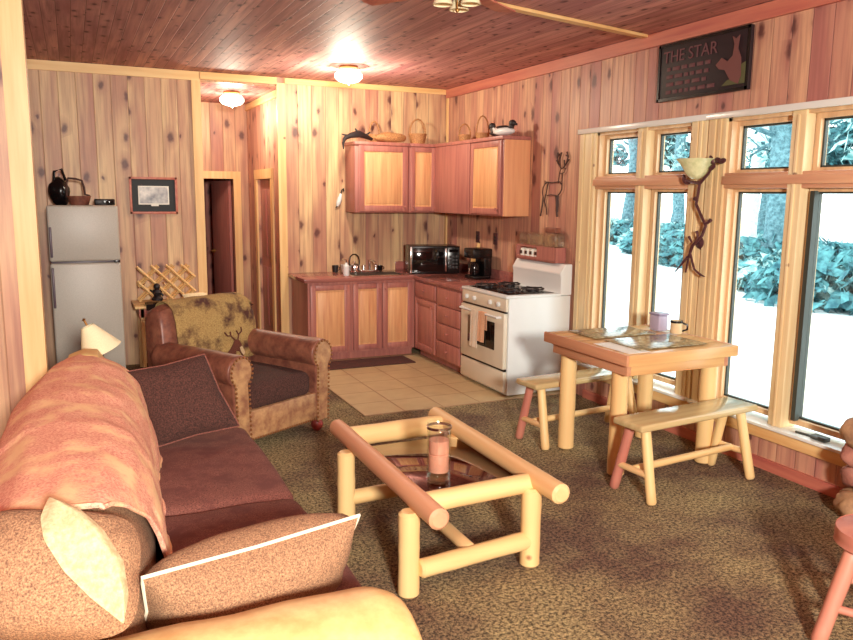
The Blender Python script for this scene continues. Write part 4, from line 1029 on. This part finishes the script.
def shape(poly, lift, nm, mat):
    m = MB(); b = m.b; va = [b.verts.new(onb(x, z, lift)) for x, z in poly]; f = b.faces.new(va)
    bmesh.ops.triangulate(b, faces=[f]); bmesh.ops.solidify(b, geom=b.faces[:], thickness=.004); m.build(nm, mat, t2)
dx, dz = .14, .56
shape([(dx + a * .0105, dz + b * .0105) for a, b in ((-6, -6), (-9, -2), (-5, 1), (-2, 4), (0, 7), (3, 7), (5, 4), (6, 0), (7, -4), (5, -6), (3, -2), (0, -1), (-1, -6))], .012, 'printed_deer', 'deer_print')
shape([(dx + a * .0105, dz + b * .0105) for a, b in ((3, 1), (5, 2), (7, -3), (5.4, -4.6), (3.6, -2))], .020, 'printed_muzzle', 'deer_print_light')
m = MB()
for P in (((0, 7), (-3, 10), (-6, 10.5), (-8, 13)), ((-3, 10), (-3, 13)), ((3, 7), (4, 10), (7, 12), (7, 15)), ((4, 10), (2.5, 13))):
    m.tube([onb(dx + a * .0105, dz + b * .0105, .014) for a, b in P], .006, 6)
m.build('printed_antlers', 'deer_print', t2)
# ------------------------------------------------------------------ log coffee table with a tinted glass top
t = thing('coffee_table', 'peeled log coffee table with dark glass top', 'coffee table', (1.56, 3.3, 0))
for x, y in ((1.225, 2.83), (1.225, 3.66), (1.85, 2.86), (1.86, 3.68)):
    MB().log((x, y, .002), (x, y, .385), .047).build('leg', 'log', t)
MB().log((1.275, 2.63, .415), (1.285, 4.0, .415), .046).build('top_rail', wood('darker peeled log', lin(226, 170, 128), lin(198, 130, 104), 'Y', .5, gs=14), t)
MB().log((1.88, 2.66, .415), (1.90, 4.02, .415), .047).build('top_rail', 'log_y', t)
MB().log((1.30, 2.86, .395), (1.87, 2.89, .395), .046).build('cross_rail', 'log_x', t)
MB().log((1.30, 3.84, .40), (1.87, 3.86, .40), .055).build('cross_rail', 'log_x', t)
MB().log((1.26, 2.80, .13), (1.84, 2.86, .13), .042).build('stretcher', 'log_x', t)
MB().log((1.24, 3.66, .13), (1.84, 3.69, .13), .04).build('stretcher', 'log_x', t)
MB().log((1.53, 2.84, .145), (1.54, 3.68, .14), .03).build('stretcher', 'log_y', t)
def tinted():
    a = NT('smoked glass top'); tr_ = a.n('BsdfTransparent', {0: lin(150, 96, 84)}); gl = a.n('BsdfGlossy', {'Color': (1, .95, .95, 1), 'Roughness': .02})
    fc = a.n('LayerWeight', {'Blend': .5}).outputs['Facing']; mx = a.n('MixShader', {0: a.math('ADD', .16, a.math('MULTIPLY', a.math('POWER', fc, 4.0), .7), clamp=True), 1: tr_.outputs[0], 2: gl.outputs[0]}); a.t.links.new(mx.outputs[0], a.out.inputs[0]); return a.m
MB().box(1.305, 1.86, 2.90, 3.70, .372, .382, .002).build('glass_top', tinted(), t)
t = thing('candle_jar', 'tall glass jar with pink layered candle on the coffee table', 'jar', (1.49, 3.10, .383))
MB().lathe([(0, 0), (.052, 0), (.056, .01), (.056, .242), (.049, .258), (.056, .270), (.056, .28), (.049, .28), (.045, .258), (.051, .238), (.051, .014), (0, .012)], (1.49, 3.10, .384), 28).build('jar', 'glass_clear', t)
MB().lathe([(0, 0), (.047, 0), (.047, .08), (.042, .085), (.047, .09), (.047, .15), (0, .152)], (1.49, 3.10, .384 + .05), 24).build('candle', 'candle', t)
MB().lathe([(0, 0), (.0475, 0), (.0475, .035), (0, .036)], (1.49, 3.10, .384 + .0135), 24).build('clear_stones', 'glass_clear', t)
MB().lathe([(.056, 0), (.060, .003), (.060, .012), (.056, .014)], (1.49, 3.10, .384 + .254), 24, close=False).build('rim', 'chrome', t)

# ------------------------------------------------------------------ dining table and benches
t = thing('dining_table', 'rustic pine table with stone placemats at the windows', 'table', (3.33, 3.9, 0))
m = MB()
ys = [3.47 + .85 * k / 5 for k in range(6)]
for a, b in zip(ys, ys[1:]): m.box(2.865, 3.71, a + .001, b - .001, .752, .80, .005)
m.build('table_top', 'table_top', t)
MB().box(2.855, 2.875, 3.462, 4.328, .735, .802, .005).build('end_board', 'table_apron', t)
MB().box(3.70, 3.72, 3.462, 4.328, .735, .802, .005).build('end_board', 'table_apron', t)
MB().box(2.90, 2.93, 3.51, 4.28, .665, .752, .004).build('apron', 'table_apron', t)
MB().box(3.66, 3.69, 3.51, 4.28, .665, .752, .004).build('apron', 'table_apron', t)
MB().box(2.93, 3.66, 3.51, 3.54, .665, .752, .004).build('apron', 'table_top', t)
MB().box(2.93, 3.66, 4.25, 4.28, .665, .752, .004).build('apron', 'table_top', t)
MB().box(2.87, 3.71, 3.460, 3.472, .735, .802, .004).build('edge_board', 'table_top', t)
for x, y in ((2.985, 4.21), (2.975, 3.66), (3.63, 4.19), (3.645, 3.62)):
    MB().log((x, y, .002), (x, y - .0, .752), .053, wob=.04).build('leg', 'log', t)
def slate():
    a = NT('mottled slate mat'); c = a.objcoord(); n = a.noise(c, 26, 4, .7)
    return a.bsdf(a.mix(a.ramp(n, .4, .62), lin(104, 92, 64), lin(176, 164, 124)), .18)
M['slate'] = slate()
for (x0, x1, y0, y1, lab) in ((3.0, 3.50, 3.96, 4.26, 'mottled slate placemat on the stove side of the table top'), (3.02, 3.55, 3.55, 3.90, 'mottled slate placemat beside the white glare strip')):
    o = MB().box(x0, x1, y0, y1, .805, .812, .003).build('placemat', 'slate'); tag(o, lab, 'placemat', 'slate placemats')
o = MB().box(2.90, 3.06, 3.50, 3.84, .8025, .8045).build('glare_strip', 'paper'); tag(o, 'white strip painted as glare along the edge of a slate placemat', 'paper')  # added white sheet standing for the glare along the glossy mat
t = thing('canister', 'frosted lavender canister on the table beside the tan mug', 'canister', (3.62, 4.08, .803))
MB().box(3.58, 3.66, 4.03, 4.13, .803, .91, .012, 3).build('body', plain('lavender plastic', lin(176, 168, 190), .3), t); MB().box(3.575, 3.665, 4.025, 4.135, .91, .925, .006).build('lid', plain('lavender lid', lin(150, 142, 168), .35), t)
t = thing('mug', 'tan mug with dark handle on the table by the windows', 'mug', (3.65, 3.94, .803))
MB().lathe([(0, 0), (.038, 0), (.04, .01), (.04, .085), (.036, .085), (.035, .012), (0, .01)], (3.65, 3.94, .803), 20).build('body', plain('tan mug glaze', lin(216, 196, 156), .25), t)
MB().tube([(3.675, 3.91, .875), (3.695, 3.885, .865), (3.695, 3.885, .835), (3.675, 3.91, .82)], .007, 8).build('mug_handle', 'black', t)
MB().lathe([(.0405, .0), (.041, .004), (.041, .016), (.036, .016)], (3.65, 3.94, .803 + .072), 20, close=False).build('rim', 'black', t)

def bench(cx, cy, label, redleg=False):
    t = thing('bench', label, 'bench', (cx, cy, 0), math.radians(5.5), 'log benches at the dining table'); Wb = WM[t.name]
    def T(m): bmesh.ops.transform(m.b, matrix=Wb, verts=m.b.verts); return m
    T(MB().box(-.49, .49, -.115, .115, .415, .455, .012, 3)).build('seat', 'bench_top', t)
    for sx in (-1, 1):
        for sy in (-1, 1):
            top = (sx * .40, sy * .055, .42); bot = (sx * .42, sy * .15, .003)
            T(MB().log(bot, top, .029, seg=12)).build('leg', 'log_red' if (redleg and sx < 0 and sy > 0) else 'log', t)
        T(MB().log((sx * .42, -.125, .16), (sx * .42, .125, .16), .02, seg=10)).build('rung', 'log_y', t)
    T(MB().log((-.42, 0, .165), (.42, 0, .165), .022, seg=10)).build('stretcher', 'log_x', t)
bench(3.265, 3.385, 'log bench with greenish shine on the carpet side of the table', True)
bench(3.24, 4.42, 'log bench between the stove and the pine table', True)

# ------------------------------------------------------------------ right edge: stacked stone hearth and log stool
t = thing('stone_hearth', 'rounded tan fieldstones stacked below the window behind the log stool', 'hearth', (3.77, 2.4, 0))
MB().box(3.74, 3.925, 1.9, 2.58, .002, .47, .02).build('mortar', 'stone_b', t)
random.seed(5)
def stone(c, s, k): MB().ball(c, s, (1, 1.12, .9), 3, jit=.3).build('stone', 'stone_a' if k else 'stone_b', t)
for r_, z in enumerate((.08, .22, .36, .48)):
    y = 1.95
    while y < 2.62:
        s = random.uniform(.07, .095); stone((3.73 + random.uniform(-.02, .02), y + .02, z), s, random.random() < .6); y += s * 2.0
    stone((3.81, 2.66, z), .08, r_ not in (1, 2))
t = thing('log_stool', 'reddish round-seated log stool in front of the stacked stones', 'stool', (2.775, 1.80, 0))
MB().log((2.775, 1.80, .375), (2.775, 1.80, .455), .175, seg=28, cham=.015, wob=.015).build('seat', 'log_red', t)
an = [math.radians(a) for a in (165, 255, 345, 75)]; ps = []
for a in an:
    p = (2.775 + .25 * math.cos(a), 1.80 + .25 * math.sin(a), .002); q = (2.775 + .13 * math.cos(a), 1.80 + .13 * math.sin(a), .39); ps.append((p, q))
    MB().log(p, q, .03, seg=12).build('leg', 'log_red', t)
for i in range(4):
    (p, q), (p2, q2) = ps[i], ps[(i + 1) % 4]; f = .5 if i % 2 else .38
    MB().log(Vector(p).lerp(Vector(q), f), Vector(p2).lerp(Vector(q2), f), .016, seg=10).build('rung', 'log_red', t)
